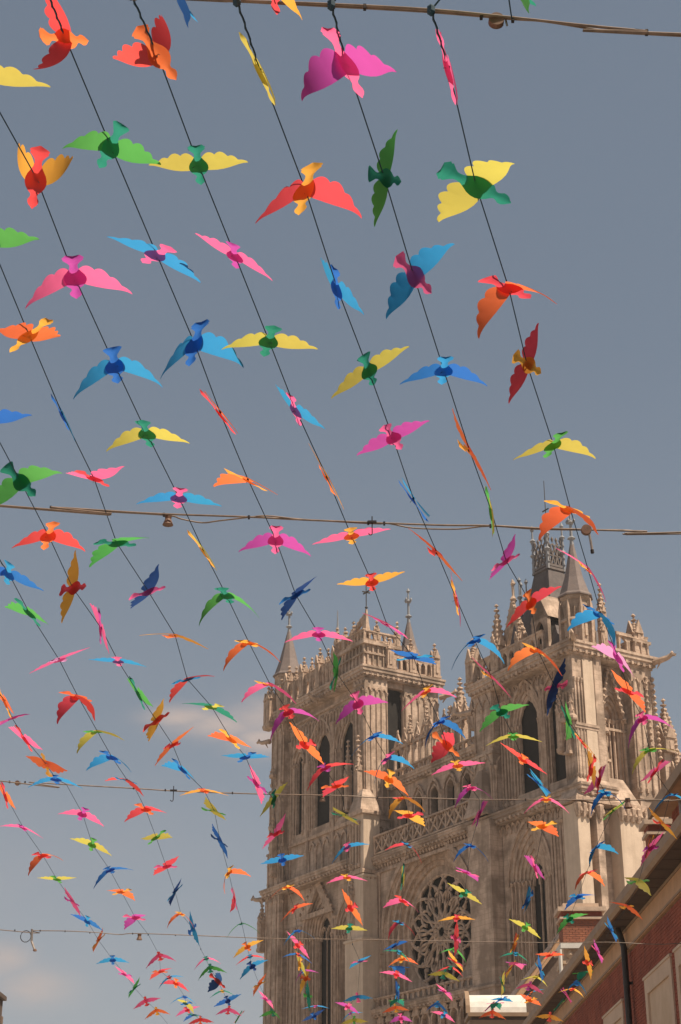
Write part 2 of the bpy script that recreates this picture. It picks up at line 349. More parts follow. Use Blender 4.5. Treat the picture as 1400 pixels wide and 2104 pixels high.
def gargoyle(x, y, z, dx, dy, L=1.7):
    mb = MB(); p = Vector((x, y, z)); d = Vector((dx, dy, 0)).normalized()
    mb.tube([p, p + d * L * .3 + Vector((0, 0, .05)), p + d * L * .65 + Vector((0, 0, .1)), p + d * L * .85 + Vector((0, 0, .28)), p + d * L + Vector((0, 0, .18))], .26, 6, .12)
    q = p + d * L * .85 + Vector((0, 0, .38)); mb.frus(q.x, q.y, [(.05, q.z - .2), (.14, q.z), (.02, q.z + .18)], 5)
    mb.tube([p + d * L * .35, p + d * L * .15 + Vector((0, 0, -.55))], .1, 5, .05)
    return cb(mb, 'gargoyle', STONE2)
def buttress(x0, x1, y0, y1, zs, shr=.16, name='buttress', bm=None, front=True, side=True, nf=2, ns=2, relief=True):
    """stepped pier; zs = list of stage heights, shrinking upwards with sloped offsets; shafts and niches on its faces"""
    mb = MB(); n = len(zs) - 1
    for i in range(n):
        k = (n - 1 - i) * shr
        a, b, c, d = x0 - (k if x0 < x1 else 0), x1 + k, y0 - k, y1
        mb.box(a, b, c, d, zs[i], zs[i + 1] - (.0 if i == n - 1 else .25))
        if i < n - 1:
            mb.box(a - .09, b + .09, c - .09, d, zs[i + 1] - .25, zs[i + 1] - .06)
    cb(mb, name, bm)
    if relief:
        for i in range(n):
            k = (n - 1 - i) * shr; lo, hi = zs[i] + .5, zs[i + 1] - .6
            if hi - lo < 1.5: continue
            if front:
                sb = MB(); fr = FR(y0 - k); st = (x1 - x0) / nf
                for j in range(nf + 1): shaft(sb, fr, x0 + .1 + (x1 - x0 - .2) * j / nf, lo, hi - .7, -.03, .085)
                for j in range(nf):
                    c = x0 + .1 + (x1 - x0 - .2) * (j + .5) / nf; ring(sb, fr, c, (x1 - x0 - .2) / nf / 2, (x1 - x0 - .2) / nf / 2 - .09, hi - .75, hi - .7, -.1, .02)
                    sb.panel(fr, [(c - .28, hi + .02), (c + .28, hi + .02), (c, hi + .55)], [], -.1, .02)
                cb(sb, 'blind_tracery', STONE2)
            if side:
                sb = MB(); fr = SR(x1 + k)
                for j in range(ns + 1): shaft(sb, fr, y0 + .1 + (y1 - y0 - .2) * j / ns, lo, hi - .7, -.03, .085)
                for j in range(ns):
                    c = y0 + .1 + (y1 - y0 - .2) * (j + .5) / ns; ring(sb, fr, c, (y1 - y0 - .2) / ns / 2, (y1 - y0 - .2) / ns / 2 - .09, hi - .75, hi - .7, -.1, .02)
                cb(sb, 'blind_tracery', STONE2)
def statue(x, y, z, h=1.9):
    mb = MB(); mb.frus(x, y, [(.30, z), (.27, z + h * .3), (.24, z + h * .55), (.30, z + h * .75), (.27, z + h * .82), (.10, z + h * .86), (.13, z + h * .92), (.11, z + h), (.03, z + h * 1.03)], 8, sy=.8)
    mb.box(x - .34, x + .34, y - .3, y + .3, z - .2, z)
    for sg in (-1, 1): mb.tube([(x + sg * .27, y, z + h * .78), (x + sg * .32, y - .1, z + h * .58), (x + sg * .12, y - .26, z + h * .55)], .075, 5)
    return cb(mb, 'statue', STONE2)
def canopy(x, y, z, w=.8, h=1.6):
    mb = MB(); mb.frus(x, y, [(w * .5, z), (w * .55, z + .15), (w * .5, z + .3), (w * .32, z + .5), (.04, z + h)], 6)
    for a in range(6): crockets(mb, (x + w * .4 * math.cos(a), y + w * .4 * math.sin(a), z + .5), (x, y, z + h), 3, .07)
    return cb(mb, 'canopy', STONE2)

def octturret(x, y, z0, z1, r, apex, tip, name='turret', eave=.3, mroof=None):
    mb = MB(); mb.frus(x, y, [(r, z0), (r, z1 - .3), (r + .12, z1 - .2), (r + .12, z1)], 8)
    for i in range(8):
        a = math.pi / 8 + i * math.pi / 4; px, py = x + r * math.cos(a), y + r * math.sin(a); mb.tube([(px, py, z0), (px, py, z1 - .25)], .1, 5)
        a2 = i * math.pi / 4; px, py = x + r * .93 * math.cos(a2), y + r * .93 * math.sin(a2)
        mb.box(px - .12, px + .12, py - .12, py + .12, z0 + (z1 - z0) * .15, z0 + (z1 - z0) * .75)
    cb(mb, name)
    rf = MB(); rf.frus(x, y, [(r + eave, z1), (r + eave, z1 + .1), (r + eave - .18, z1 + .3), (r * .72, z1 + (apex - z1) * .36), (.16, apex)], 8); cb(rf, 'turret_roof', mroof or SLATE)
    fn = MB(); H = tip - apex
    fn.frus(x, y, [(.20, apex - .3), (.15, apex + H * .12), (.34, apex + H * .16), (.13, apex + H * .22), (.11, apex + H * .55), (.30, apex + H * .6), (.09, apex + H * .66), (.07, apex + H * .85), (.2, apex + H * .9), (.03, tip)], 6)
    for a in range(4):
        th = a * math.pi / 2 + .4; fn.frus(x + .3 * math.cos(th), y + .3 * math.sin(th), [(.04, apex + H * .58), (.12, apex + H * .64), (.03, apex + H * .7)], 5)
    cb(fn, 'turret_finial', LEAD)

# ---------------------------------------------------------------- masonry cores
c = MB()
c.box(-45.6, -29.4, 2.6, 8.0, 0, 49.0)          # left tower body
c.box(-28.6, -12.4, 3.6, 8.0, 0, 33.0)          # middle
c.box(-12.0, -1.6, 2.6, 7.6, 0, 42.3)           # right tower body
cb(c, 'tower_core')

# ---------------------------------------------------------------- LEFT TOWER
def wall_front(Y, x0, x1, z0, z1, holes, th=1.0, name='front_wall'):
    mb = MB(); mb.panel(FR(Y), [(x0, z0), (x1, z0), (x1, z1), (x0, z1)], [rev(h) for h in holes], 0, th); return cb(mb, name)
YT = .8
LW = [(-37.5, 1.35), (-32.9, 1.3)]
LWz = (37.6, 43.9)
wall_front(YT, -43.6, -30.2, 33.0, 49.0, [arch(u_, a_ + 3 * .24, LWz[0], LWz[1]) for u_, a_ in LW] + [arch(-41.6, .95, 37.6, 44.3)])
for u_, a_ in LW: window(FR(YT), u_, a_, LWz[0], LWz[1], 3, rc=.1, mull=False)
window(FR(YT), -41.6, .45, 37.6, 44.3, 2, .25, .12, mull=False)
# lower blind openings beneath the sound holes
mb = MB()
for u_ in (-38.9, -37.7, -36.5, -34.6, -33.4, -32.2):
    ring(mb, FR(YT), u_, .62, .47, 33.6, 35.3, -.12, .04); shaft(mb, FR(YT), u_ + .6, 33.5, 35.3, -.05, .08)
for u_ in [-43.2 + i * .55 for i in range(24)]:
    ring(mb, FR(YT), u_, .26, .18, 47.0, 47.4, -.1, .04)
    mb.fbox(FR(YT), u_ + .22, u_ + .33, 45.9, 47.4, -.1, .02)
cb(mb, 'blind_arcade', STONE2, 'stuff')
mb = MB(); mb.fbox(FR(YT), -43.6, -30.2, 36.6, 36.9, -.2, .02); cb(mb, 'string_moulding', STONE2)
mb = MB(); mb.fbox(FR(YT), -43.6, -30.2, 48.1, 48.3, -.18, .02); cb(mb, 'string_moulding', STONE2)
# vertical mouldings between the bays
mb = MB()
for u_ in (-43.3, -43.0, -40.0, -39.7, -35.65, -35.4, -35.15, -31.2, -30.9, -30.6):
    shaft(mb, FR(YT), u_, 33.4, 46.6, -.06, .11)
cb(mb, 'wall_shaft', STONE2)
buttress(-45.45, -43.4, 0, 2.7, [0, 20, 33.0, 36.5, 42.5, 49.0], .10, nf=2, ns=2)
buttress(-30.5, -28.6, 0, 2.4, [0, 20, 33.0, 36.5, 49.0], .14, nf=3, ns=4)
# side of the left tower: front pier, tall dark bay, rear pier
buttress(-30.2, -28.8, 4.3, 8.0, [33.0, 37.5, 49.0], .12, front=True, nf=2, ns=5)
mb = MB(); mb.box(-30.1, -29.35, 2.4, 4.3, 36, 48.9); cb(mb, 'dark_bay', DARK)
mb = MB(); mb.fbox(SR(-28.9), 2.4, 4.3, 48.5, 49, 0, .5); cb(mb, 'lintel', STONE2)
cornice(-45.5, -28.6, 0, 8.0, 49.0, 1.0, .45)
balustrade(FR(-.1), -42.6, -33.2, 50.0, 52.2, 15)
balustrade(SR(-28.4), 2.5, 7.8, 50.0, 51.8, 8)
balustrade(FR(7.6), -45.6, -29.0, 50.0, 52.0, 20)
balustrade(SR(-45.6), 0.2, 7.8, 50.0, 52.0, 9)
for i, u_ in enumerate((-42.3, -39.4, -36.4, -33.4)): pinnacle(u_, 0.0, 50.0, .75, 2.5, 1.0, 2)
for u_ in (-40.9, -37.9, -34.9): pinnacle(u_, 0.0, 50.0, .38, 2.2, .8, 2)
for y_ in (2.6, 5.0, 7.6): pinnacle(-28.6, y_, 50.0, .7, 2.0, .9, 3)
for u_ in (-44, -40, -36, -32): pinnacle(u_, 7.4, 50.0, .6, 2.2, 1.2, 3)
octturret(-44.6, 1.2, 50.0, 53.8, 1.25, 58.6, 61.6)
for u_, y_ in ((-46.0, -.2), (-45.2, -.35), (-43.2, -.3)): pinnacle(u_, y_, 48.6, .7, 2.9, .9, 2)
octturret(-29.8, 5.6, 50.0, 52.0, .95, 55.6, 59.0)
# raised corner block with carved gable and cross
mb = MB(); mb.box(-33.2, -28.7, .1, 3.6, 50.0, 52.3)
for u_ in [-33.0 + .6 * i for i in range(8)]: mb.fbox(FR(.1), u_, u_ + .16, 50.2, 52.1, -.14, .01)
for u_ in [.3 + .55 * i for i in range(6)]: mb.fbox(SR(-28.7), u_, u_ + .14, 50.2, 52.1, -.14, .01)
mb.box(-33.4, -28.5, -.1, 3.8, 51.2, 51.35); mb.box(-33.5, -28.4, -.2, 3.9, 52.1, 52.4)
cb(mb, 'corner_block')
balustrade(FR(-.1), -33.4, -28.5, 52.4, 53.5, 9); balustrade(SR(-28.5), 0, 3.8, 52.4, 53.4, 7)
for p_ in ((-33.3, 0, 1.0), (-31.9, 0, .6), (-30.4, 0, .7), (-28.7, 1.4, .5), (-28.7, 3.6, .8)): pinnacle(p_[0], p_[1], 52.4, .42, 1.1, p_[2], 3)
mb = MB(); mb.panel(FR(.4), [(-33.4, 53.2), (-29.1, 53.2), (-29.2, 55.2)], [rev([(-31.8, 53.4), (-29.6, 53.4), (-29.6, 54.5)])], 0, .25)
crockets(mb, (-33.4, .5, 53.4), (-29.2, .5, 55.2), 9, .15)
mb.frus(-29.0, .5, [(.40, 53.0), (.25, 54.2), (.08, 55.6)], 4); cb(mb, 'openwork_gable', STONE2)
mb = MB(); mb.tube([(-29.0, .5, 55.4), (-29.0, .5, 58.0)], .05, 5); mb.box(-29.5, -28.5, .45, .55, 57.2, 57.3); mb.box(-29.05, -28.95, .1, .9, 57.2, 57.3); mb.frus(-29, .5, [(.03, 55.6), (.16, 55.75), (.03, 55.9)], 6); cb(mb, 'iron_cross', IRON)
pinnacle(-33.6, 1.2, 52.4, .5, .9, 1.2, 4)
mb = MB(); mb.tube([(-34.9, 1.0, 50), (-34.9, 1.0, 57.4)], .05, 5); mb.frus(-34.9, 1.0, [(.05, 54.4), (.22, 55.2), (.1, 56.0), (.02, 57.6)], 6); cb(mb, 'lightning_rod', LEAD)
gargoyle(-46.0, 0, 47.5, -1, -.3); gargoyle(-28.4, 7.9, 48.3, 1, .5, 1.9); gargoyle(-36, -.3, 48.9, 0, -1, 1.3)

# lower stage of the left tower
wall_front(YT - .2, -43.6, -29.9, 18, 32.4, [arch(-37.4, 2.5, 18.5, 27.8, k=1.0), arch(-32.6, 1.7, 18.5, 27.2)])
window(FR(YT - .2), -37.4, 1.0, 18.5, 27.8, 6, .25, .13, louv=False)
window(FR(YT - .2), -32.6, .45, 18.5, 27.2, 5, .25, .13, mull=False)
mb = MB()
for u_ in (-43.2, -42.8, -42.1, -41.5, -40.9, -40.6, -34.6, -34.35, -30.8, -30.5, -30.2): shaft(mb, FR(YT - .2), u_, 18.5, 29.0, -.06, .12)
mb.panel(FR(YT - .2), [(-40.4, 29.5), (-34.6, 29.5), (-37.4, 33.0)], [rev([(-39.0, 29.9), (-36, 29.9), (-37.4, 31.9)])], -.28, .02)
crockets(mb, (-40.4, .3, 29.8), (-37.4, .3, 33.0), 7, .16); crockets(mb, (-34.6, .3, 29.8), (-37.4, .3, 33.0), 7, .16)
cb(mb, 'gable_moulding', STONE2)
cornice(-45.8, -28.8, -.25, 2.6, 32.3, .8, .45, 'string_course')
gargoyle(-46.2, -.2, 32.4, -1, -.25, 1.7); gargoyle(-46.0, 0, 30.6, -1, -.2, 1.2)
pinnacle(-46.0, -.45, 27.5, .6, 2.6, 1.6, 4); pinnacle(-43.9, -.55, 34.0, .5, 3.4, 2.0, 5); pinnacle(-30.6, -.5, 37.2, .5, 3.2, 2.6, 5); pinnacle(-28.9, -.5, 37.2, .5, 3.2, 2.6, 5)
for zz in (38.5, 41, 43.5): canopy(-44.6, -.35, zz, .7, 1.2)
# big buttress between left tower and middle, catching the sun
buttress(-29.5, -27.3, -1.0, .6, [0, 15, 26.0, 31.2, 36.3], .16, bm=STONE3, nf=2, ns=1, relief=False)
mb = MB()
for u_ in (-29.3, -28.8, -28.3, -27.9): shaft(mb, FR(-1.02), u_, 32.0, 35.6, -.05, .1)
for zz in (31.25, 36.3): mb.box(-29.8, -27.05, -1.3, .6, zz - .05, zz + .28)
for i in range(4): mb.frus(-27.3, -.8 + i * .42, [(.12, 30.6), (.22, 30.85), (.1, 31.1)], 5)
cb(mb, 'buttress_moulding', STONE2)
mb = MB(); mb.frus(-28.4, -.2, [(1.5, 36.5), (.9, 38.0), (.5, 38.6)], 4); cb(mb, 'buttress_cap')
pinnacle(-28.9, -1.1, 27.0, .7, 2.6, 2.2, 5)

# ---------------------------------------------------------------- MIDDLE
ZR, XR, RR = 25.5, -19.9, 4.55
def circ(cx, cz, r, n=40): return [(cx + r * math.cos(2 * math.pi * i / n), cz + r * math.sin(2 * math.pi * i / n)) for i in range(n)]
wall_front(.3, -27.3, -12.0, 10.0, 32.2, [arch(XR, 6.3, 19.4, 25.6, 14, .06)], 1.0, 'rose_wall')
mb = MB()
for i in range(4): ring(mb, FR(.3), XR, 6.32 - i * .38, 5.96 - i * .38, 19.4, 25.6, .12 + i * .28, .4 + i * .28 + .4, .06, 14)
ring(mb, FR(.3), XR, 6.75, 6.4, 24.6, 25.6, -.16, .05, .06, 14)
cb(mb, 'rose_arch', STONE2)
mb = MB(); mb.panel(FR(1.5), arch(XR, 4.95, 19.4, 25.6, 14, .06), [rev(circ(XR, ZR, RR))], 0, .5); cb(mb, 'rose_spandrel')
mb = MB(); mb.panel(FR(2.1), circ(XR, ZR, RR + .1), [], 0, .1); cb(mb, 'rose_glass', DARK)
mb = MB(); fr = FR(1.62)
def poly(pts, r): mb.tube([fr(XR + p[0], ZR + p[1], 0) for p in pts], r, 6)
def pol(r, a): return (r * math.cos(a), r * math.sin(a))
for r_, t_ in ((RR - .08, .14), (1.0, .12), (.45, .09)): poly([pol(r_, 2 * math.pi * i / 40) for i in range(41)], t_)
NS = 14
for k_ in range(NS):
    a0 = 2 * math.pi * k_ / NS + .1; da = 2 * math.pi / NS
    poly([pol(1.0 + (RR - 1.1) * t / 8, a0 + .30 * math.sin(t / 8 * math.pi * 1.1)) for t in range(9)], .13)
    poly([pol(1.0 + (RR - 1.1) * t / 8, a0 + da - .30 * math.sin(t / 8 * math.pi * 1.1)) for t in range(9)], .11)
    poly([pol(2.2 + 1.0 * math.sin(t / 10 * math.pi), a0 + da * .5 + da * .55 * math.cos(t / 10 * math.pi)) for t in range(11)], .11)
    poly([pol(3.3 + .75 * math.sin(t / 10 * math.pi), a0 + da * .25 * math.cos(t / 10 * math.pi)) for t in range(11)], .10)
    for q in range(3):
        poly([pol(.45, a0 + q), pol(1.0, a0 + q)], .06)
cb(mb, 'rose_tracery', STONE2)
# flat piers flanking the rose
mb = MB()
for u_ in (-27.2, -26.8, -13.2, -12.6, -11.9): shaft(mb, FR(.3), u_, 20, 31.2, -.06, .13)
mb.fbox(FR(.3), -27.3, -12, 31.2, 31.5, -.15, .02)
for i in range(34): mb.frus(-27.1 + i * .44, .2, [(.1, 31.6), (.17, 31.8), (.08, 32.0)], 5)
cb(mb, 'wall_shaft', STONE2)
cornice(-27.2, -12.4, .1, 2.0, 31.9, .7, .4, 'gallery_ledge')
balustrade(FR(-.15), -27.0, -12.9, 32.7, 34.3, 12, 'pierced_balustrade', style='x')
# wall with round openings behind the balustrade
ov = [(-27.2 + 1.0 + i * 2.35) for i in range(6)]
wall_front(2.4, -28.4, -12.0, 32.7, 39.0, [arch(u_, .52, 35.5, 36.9, 6, .7) for u_ in ov], .5, 'gallery_wall')
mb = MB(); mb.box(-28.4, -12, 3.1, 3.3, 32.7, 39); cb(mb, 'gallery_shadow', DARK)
mb = MB()
for u_ in ov:
    ring(mb, FR(2.4), u_, 1.0, .84, 33.6, 36.8, -.2, .02, .8); ring(mb, FR(2.4), u_, .68, .54, 35.5, 36.9, -.1, .02, .7)
    for sg in (-1, 1): shaft(mb, FR(2.4), u_ + sg * 1.12, 33.4, 37.0, -.14, .12)
cb(mb, 'gallery_arcade', STONE2)
cornice(-28.2, -12.2, 2.3, 4.5, 38.8, .8, .4, 'gallery_cornice')
# tall open colonnade linking the towers
for u_ in [-27.8 + i * 1.02 for i in range(16)]:
    mb = MB(); shaft(mb, FR(2.6), u_, 39.6, 42.0, 0, .13, 8); cb(mb, 'gallery_column', STONE)
    mb = MB(); ring(mb, FR(2.5), u_ + .51, .5, .4, 41.9, 42.1, 0, .25); cb(mb, 'gallery_arch', STONE2)
    mb = MB(); mb.bar(FR(2.5), (u_, 42.6), (u_ + .51, 43.7), .11, 0, .14); mb.bar(FR(2.5), (u_ + 1.02, 42.6), (u_ + .51, 43.7), .11, .02, .16)
    mb.frus(u_ + .51, 2.6, [(.04, 43.5), (.13, 43.9), (.03, 44.1)], 5); crockets(mb, (u_, 2.6, 42.7), (u_ + .51, 2.6, 43.7), 3, .08); cb(mb, 'gallery_gable', STONE2)
mb = MB(); mb.box(-28.2, -12.2, 2.5, 2.8, 42.35, 42.6); cb(mb, 'gallery_beam')
mb = MB(); mb.box(-28.4, -12, 4.2, 4.4, 39.6, 41.2); cb(mb, 'gallery_back_wall', STONE)
balustrade(FR(2.4), -28.2, -12.2, 39.6, 40.5, 22, 'low_balustrade', .15)
for u_ in (-25.2, -22.6, -15.2): pinnacle(u_, 2.5, 42.4, .38, .9, 1.1, 3)
for (u_, y_, z_, w_, a_, b_) in ((-18.6, 3.2, 40.0, 1.15, 3.0, 2.9), (-15.6, 2.6, 41.0, .75, 1.6, 2.0), (-21.4, 4.0, 41.0, .6, 1.5, 1.8), (-13.4, 2.4, 39.0, .9, 2.4, 2.0)):
    pinnacle(u_, y_, z_, w_, a_, b_, 6)
# nave roof beyond
mb = MB(); mb.add([(-27.5, 8, 37), (-12.5, 8, 37), (-20, 8, 43.4), (-27.5, 70, 37), (-12.5, 70, 37), (-20, 70, 43.4)], [(0, 1, 2), (5, 4, 3), (1, 4, 5, 2), (0, 2, 5, 3), (0, 3, 4, 1)]); cb(mb, 'nave_roof', LEAD)
mb = MB(); mb.box(-27, -13, 8, 70, 0, 37); cb(mb, 'nave_wall')
# gallery of kings at the bottom
cornice(-27.2, -12.4, -.3, .4, 19.6, .6, .35, 'kings_cornice')
mb = MB(); mb.box(-27.3, -12.2, .35, .6, 10, 19.6); cb(mb, 'kings_wall')
kx = [-26.8 + i * 1.28 for i in range(12)]
for u_ in kx:
    mb = MB(); ring(mb, FR(-.2), u_ + .64, .62, .46, 17.8, 18.4, 0, .35)
    mb.panel(FR(-.2), [(u_ + .1, 19.1), (u_ + 1.18, 19.1), (u_ + .64, 20.2)], [], -.06, .1); shaft(mb, FR(-.2), u_, 14.6, 18.0, .1, .1)
    crockets(mb, (u_ + .1, -.2, 19.2), (u_ + .64, -.2, 20.2), 3, .09); crockets(mb, (u_ + 1.18, -.2, 19.2), (u_ + .64, -.2, 20.2), 3, .09)
    cb(mb, 'kings_arch', STONE2)
    statue(u_ + .64, .05, 15.2, 2.3)
balustrade(FR(-.3), -27.2, -12.4, 20.2, 21.1, 20, 'low_balustrade', .15)

# ---------------------------------------------------------------- RIGHT TOWER
RW = [(-6.7, 1.1, 33.6, 38.9), (-2.95, 1.05, 33.6, 38.9)]
wall_front(YT, -10.0, -1.2, 32.6, 42.3, [arch(u_, a_ + 3 * .24, b_, s_) for u_, a_, b_, s_ in RW])
for u_, a_, b_, s_ in RW: window(FR(YT), u_, a_, b_, s_, 3, .24, .1, mull=False)
mb = MB()
for u_ in (-9.8, -9.45, -9.1, -8.75, -4.85, -4.65, -4.45): shaft(mb, FR(YT), u_, 33.2, 41.2, -.06, .11)
for i in range(16): ring(mb, FR(YT), -9.8 + i * .56, .26, .18, 41.4, 41.7, -.1, .03)
cb(mb, 'wall_shaft', STONE2)
buttress(-12.3, -10.0, 0, 2.6, [0, 20, 32.4, 37.5, 42.3], .14, nf=2, ns=2)
buttress(-1.25, 0, 0.05, 2.05, [32.4, 36.9, 42.3], .06, nf=1, ns=1, relief=False)
mb = MB(); mb.box(-.05, .12, .95, 1.9, 33.0, 42.0); cb(mb, 'buttress_face', STONE3)  # sunlit strip, its brightness carried by the paler stone colour
mb = MB(); mb.box(-.12, .06, 2.02, 2.75, 33, 42.3)
for y_ in (.15, .45, .75): shaft(mb, SR(0), y_, 33.2, 40.4, -.04, .09)
for x_ in (-1.1, -.75, -.4, -.1): shaft(mb, FR(.05), x_, 33.2, 39.5, -.04, .09)
mb.box(-1.3, .2, -.02, 2.1, 36.85, 37.05)
cb(mb, 'buttress_face')
canopy(-.2, -.1, 37.2, .8, 2.2); canopy(-1.0, -.15, 37.2, .7, 2.0); statue(-.6, -.15, 35.0, 1.7)
pinnacle(-1.3, -.2, 35.0, .55, 3.0, 2.4, 6)
# side face: crocketed gable over a deep blind window
mb = MB(); mb.panel(SR(-.95), [(2.7, 32.6), (5.6, 32.6), (5.6, 42.3), (2.7, 42.3)], [rev(arch(4.25, 1.05, 33.2, 38.6))], 0, .7); cb(mb, 'side_wall')
mb = MB(); mb.box(-2.1, -1.62, 2.7, 5.6, 32.6, 42.0); cb(mb, 'window_recess', STONE2)
mb = MB()
for i in range(3): ring(mb, SR(-.95), 4.25, 1.06 - i * .22, .86 - i * .22, 33.2, 38.6, .08 + i * .16, .5 + i * .16)
for y_ in (3.2, 3.5, 3.85, 4.25, 4.65, 5.0, 5.3): shaft(mb, SR(-.95), y_, 33.2, 38.2, -.05 if y_ in (3.2, 5.3) else .35, .1)
mb.fbox(SR(-.95), 2.75, 5.6, 37.3, 37.5, -.1, .02)
cb(mb, 'window_arch', STONE2)
mb = MB()
for (a, b_) in (((2.95, 38.0), (4.0, 42.0)), ((5.35, 38.0), (4.2, 42.0))):
    mb = MB(); mb.bar(SR(-.9), a, b_, .2, -.25, .05); cb(mb, 'gable_bar', STONE2); crocket_parts(SR(-.9)(*a, -.2), SR(-.9)(*b_, -.2), 8, .2)
crocket_parts((-.75, 3.0, 33.4), (-.75, 3.0, 41.5), 14, .2)
canopy(-.6, 3.1, 36.8, .8, 1.8); statue(-.62, 3.1, 34.9, 1.7)
buttress(-1.2, .05, 5.6, 7.6, [0, 20, 32.4, 42.3], .16, nf=1, ns=3, side=True)
crocket_parts((.25, 7.65, 35.2), (.1, 7.6, 41.8), 14, .2); crocket_parts((.3, 6.9, 36), (.15, 6.9, 41.8), 12, .14)
cornice(-12.3, 0, .0, 7.6, 42.3, 1.0, .5)
gargoyle(-12.5, 0, 41.2, -1, -.35, 2.0); gargoyle(.3, 7.7, 42.9, 1, .35, 1.9); gargoyle(.2, .2, 43.2, 1, -1, 1.3); gargoyle(-12.3, .3, 38.6, -1, -.2, .9); gargoyle(-12.3, .3, 36.4, -1, -.2, .9)
# parapet stage
balustrade(FR(-.1), -11.9, -3.0, 43.3, 45.1, 10)
balustrade(SR(.1), 4.6, 7.4, 43.3, 44.7, 3)
balustrade(FR(7.3), -12, 0, 43.3, 45.0, 12); balustrade(SR(-12.2), 0, 7.4, 43.3, 45.0, 8)
pinnacle(-12.1, 0, 43.3, 1.0, 1.9, 1.5, 5); pinnacle(-8.9, .1, 43.3, .9, 2.3, 3.0, 6); pinnacle(-6.2, 0.1, 43.3, .5, 2.1, 1.2, 3)
mb = MB(); mb.panel(FR(.6), [(-9.4, 45.0), (-5.8, 45.0), (-7.6, 49.2)], [rev([(-8.5, 45.5), (-6.7, 45.5), (-7.6, 47.7)])], 0, .3)
crockets(mb, (-9.4, .7, 45.1), (-7.6, .7, 49.2), 8, .17); crockets(mb, (-5.8, .7, 45.1), (-7.6, .7, 49.2), 8, .17); cb(mb, 'openwork_gable', STONE2)
mb = MB(); mb.frus(-7.6, .8, [(.1, 49.0), (.28, 49.3), (.09, 49.6), (.08, 50.4), (.2, 50.6), (.03, 51.0)], 6); cb(mb, 'finial', STONE2)
octturret(-.75, 1.4, 43.3, 47.1, 1.05, 51.6, 54.6, eave=.32)
mb = MB()
for i in range(8):
    a = math.pi / 8 + i * math.pi / 4
    mb.frus(-.75 + 1.25 * math.cos(a), 1.4 + 1.25 * math.sin(a), [(.16, 43.2), (.16, 46.0), (.02, 46.9)], 4)
mb.frus(-.75, 1.4, [(1.3, 45.0), (1.36, 45.1), (1.3, 45.3)], 8); cb(mb, 'turret_shaft', STONE2)
pinnacle(-.1, 3.3, 43.3, .5, 2.9, 1.8, 4); pinnacle(.1, 3.0, 42.6, .35, 2.0, 1.5, 4)
# rear right turret
mb = MB(); mb.box(-1.0, .15, 6.0, 7.5, 43.3, 44.4); mb.box(-1.15, .3, 5.85, 7.65, 44.3, 44.5)
for y_ in (6.1, 6.7, 7.3): shaft(mb, SR(.15), y_, 43.4, 44.2, -.03, .08)
cb(mb, 'rear_turret')
pinnacle(-.45, 6.75, 44.5, .95, .7, 1.1, 3)
mb = MB(); mb.box(-.3, .15, 4.4, 5.9, 44.6, 44.85); cb(mb, 'coping_stone')
# steep slate roof with openwork crest
CXR, CYR = -6.9, 4.0
mb = MB()
def rect(prof):
    vs = []; fs = []
    for hx, hy, z in prof: vs += [(CXR - hx, CYR - hy, z), (CXR + hx, CYR - hy, z), (CXR + hx, CYR + hy, z), (CXR - hx, CYR + hy, z)]
    for k in range(len(prof) - 1):
        for i in range(4): j = (i + 1) % 4; fs.append((4 * k + i, 4 * k + j, 4 * k + 4 + j, 4 * k + 4 + i))
    fs.append((3, 2, 1, 0)); n = 4 * (len(prof) - 1); fs.append((n, n + 1, n + 2, n + 3)); mb.add(vs, fs)
rect([(4.9, 3.2, 43.3), (4.2, 2.8, 44.6), (2.3, 1.8, 47.3), (1.35, 1.15, 49.8), (.92, .82, 51.9)]); cb(mb, 'main_roof', DSLATE)
mb = MB()
for hx, hy, z in ((1.02, .92, 51.9), (.95, .86, 52.2)): mb.box(CXR - hx, CXR + hx, CYR - hy, CYR + hy, z, z + .2)
for (fr_, c_, h_) in ((FR(CYR - .85), CXR, .9), (FR(CYR + .75), CXR, .9), (SR(CXR + .9), CYR, .8), (SR(CXR - .8), CYR, .8)):
    for i in range(4):
        a0 = c_ - h_ + i * h_ / 2; a1 = a0 + h_ / 2
        mb.bar(fr_, (a0, 52.3), (a1, 54.0), .1, 0, .1); mb.bar(fr_, (a1, 52.3), (a0, 54.0), .1, .02, .12); ring(mb, fr_, (a0 + a1) / 2, h_ / 4, h_ / 4 - .08, 53.7, 53.9, 0, .1)
        mb.frus(*fr_((a0 + a1) / 2, 0, .05)[:2], [(.04, 54.3), (.13, 54.6), (.03, 54.8)], 5)
    mb.fbox(fr_, c_ - h_, c_ + h_, 53.1, 53.2, 0, .12)
cb(mb, 'roof_cresting', LEADD)
for sx_ in (-1, 1):
    for sy_ in (-1, 1):
        mb = MB(); x_, y_ = CXR + sx_ * .9, CYR + sy_ * .8
        mb.frus(x_, y_, [(.16, 51.9), (.12, 53.4), (.28, 53.6), (.12, 53.8), (.1, 54.7), (.26, 54.9), (.09, 55.1), (.07, 55.7), (.18, 55.9), (.02, 56.3)], 6)
        crockets(mb, (x_ + .15, y_, 52.2), (x_ + .12, y_, 55), 5, .09); crockets(mb, (x_ - .15, y_, 52.2), (x_ - .12, y_, 55), 5, .09); cb(mb, 'roof_finial', LEAD)
mb = MB(); mb.tube([(CXR, CYR, 51.9), (CXR, CYR, 60.2)], .06, 5, .03); mb.box(CXR - .4, CXR + .4, CYR - .03, CYR + .03, 57.5, 57.6); cb(mb, 'lightning_rod', IRON)
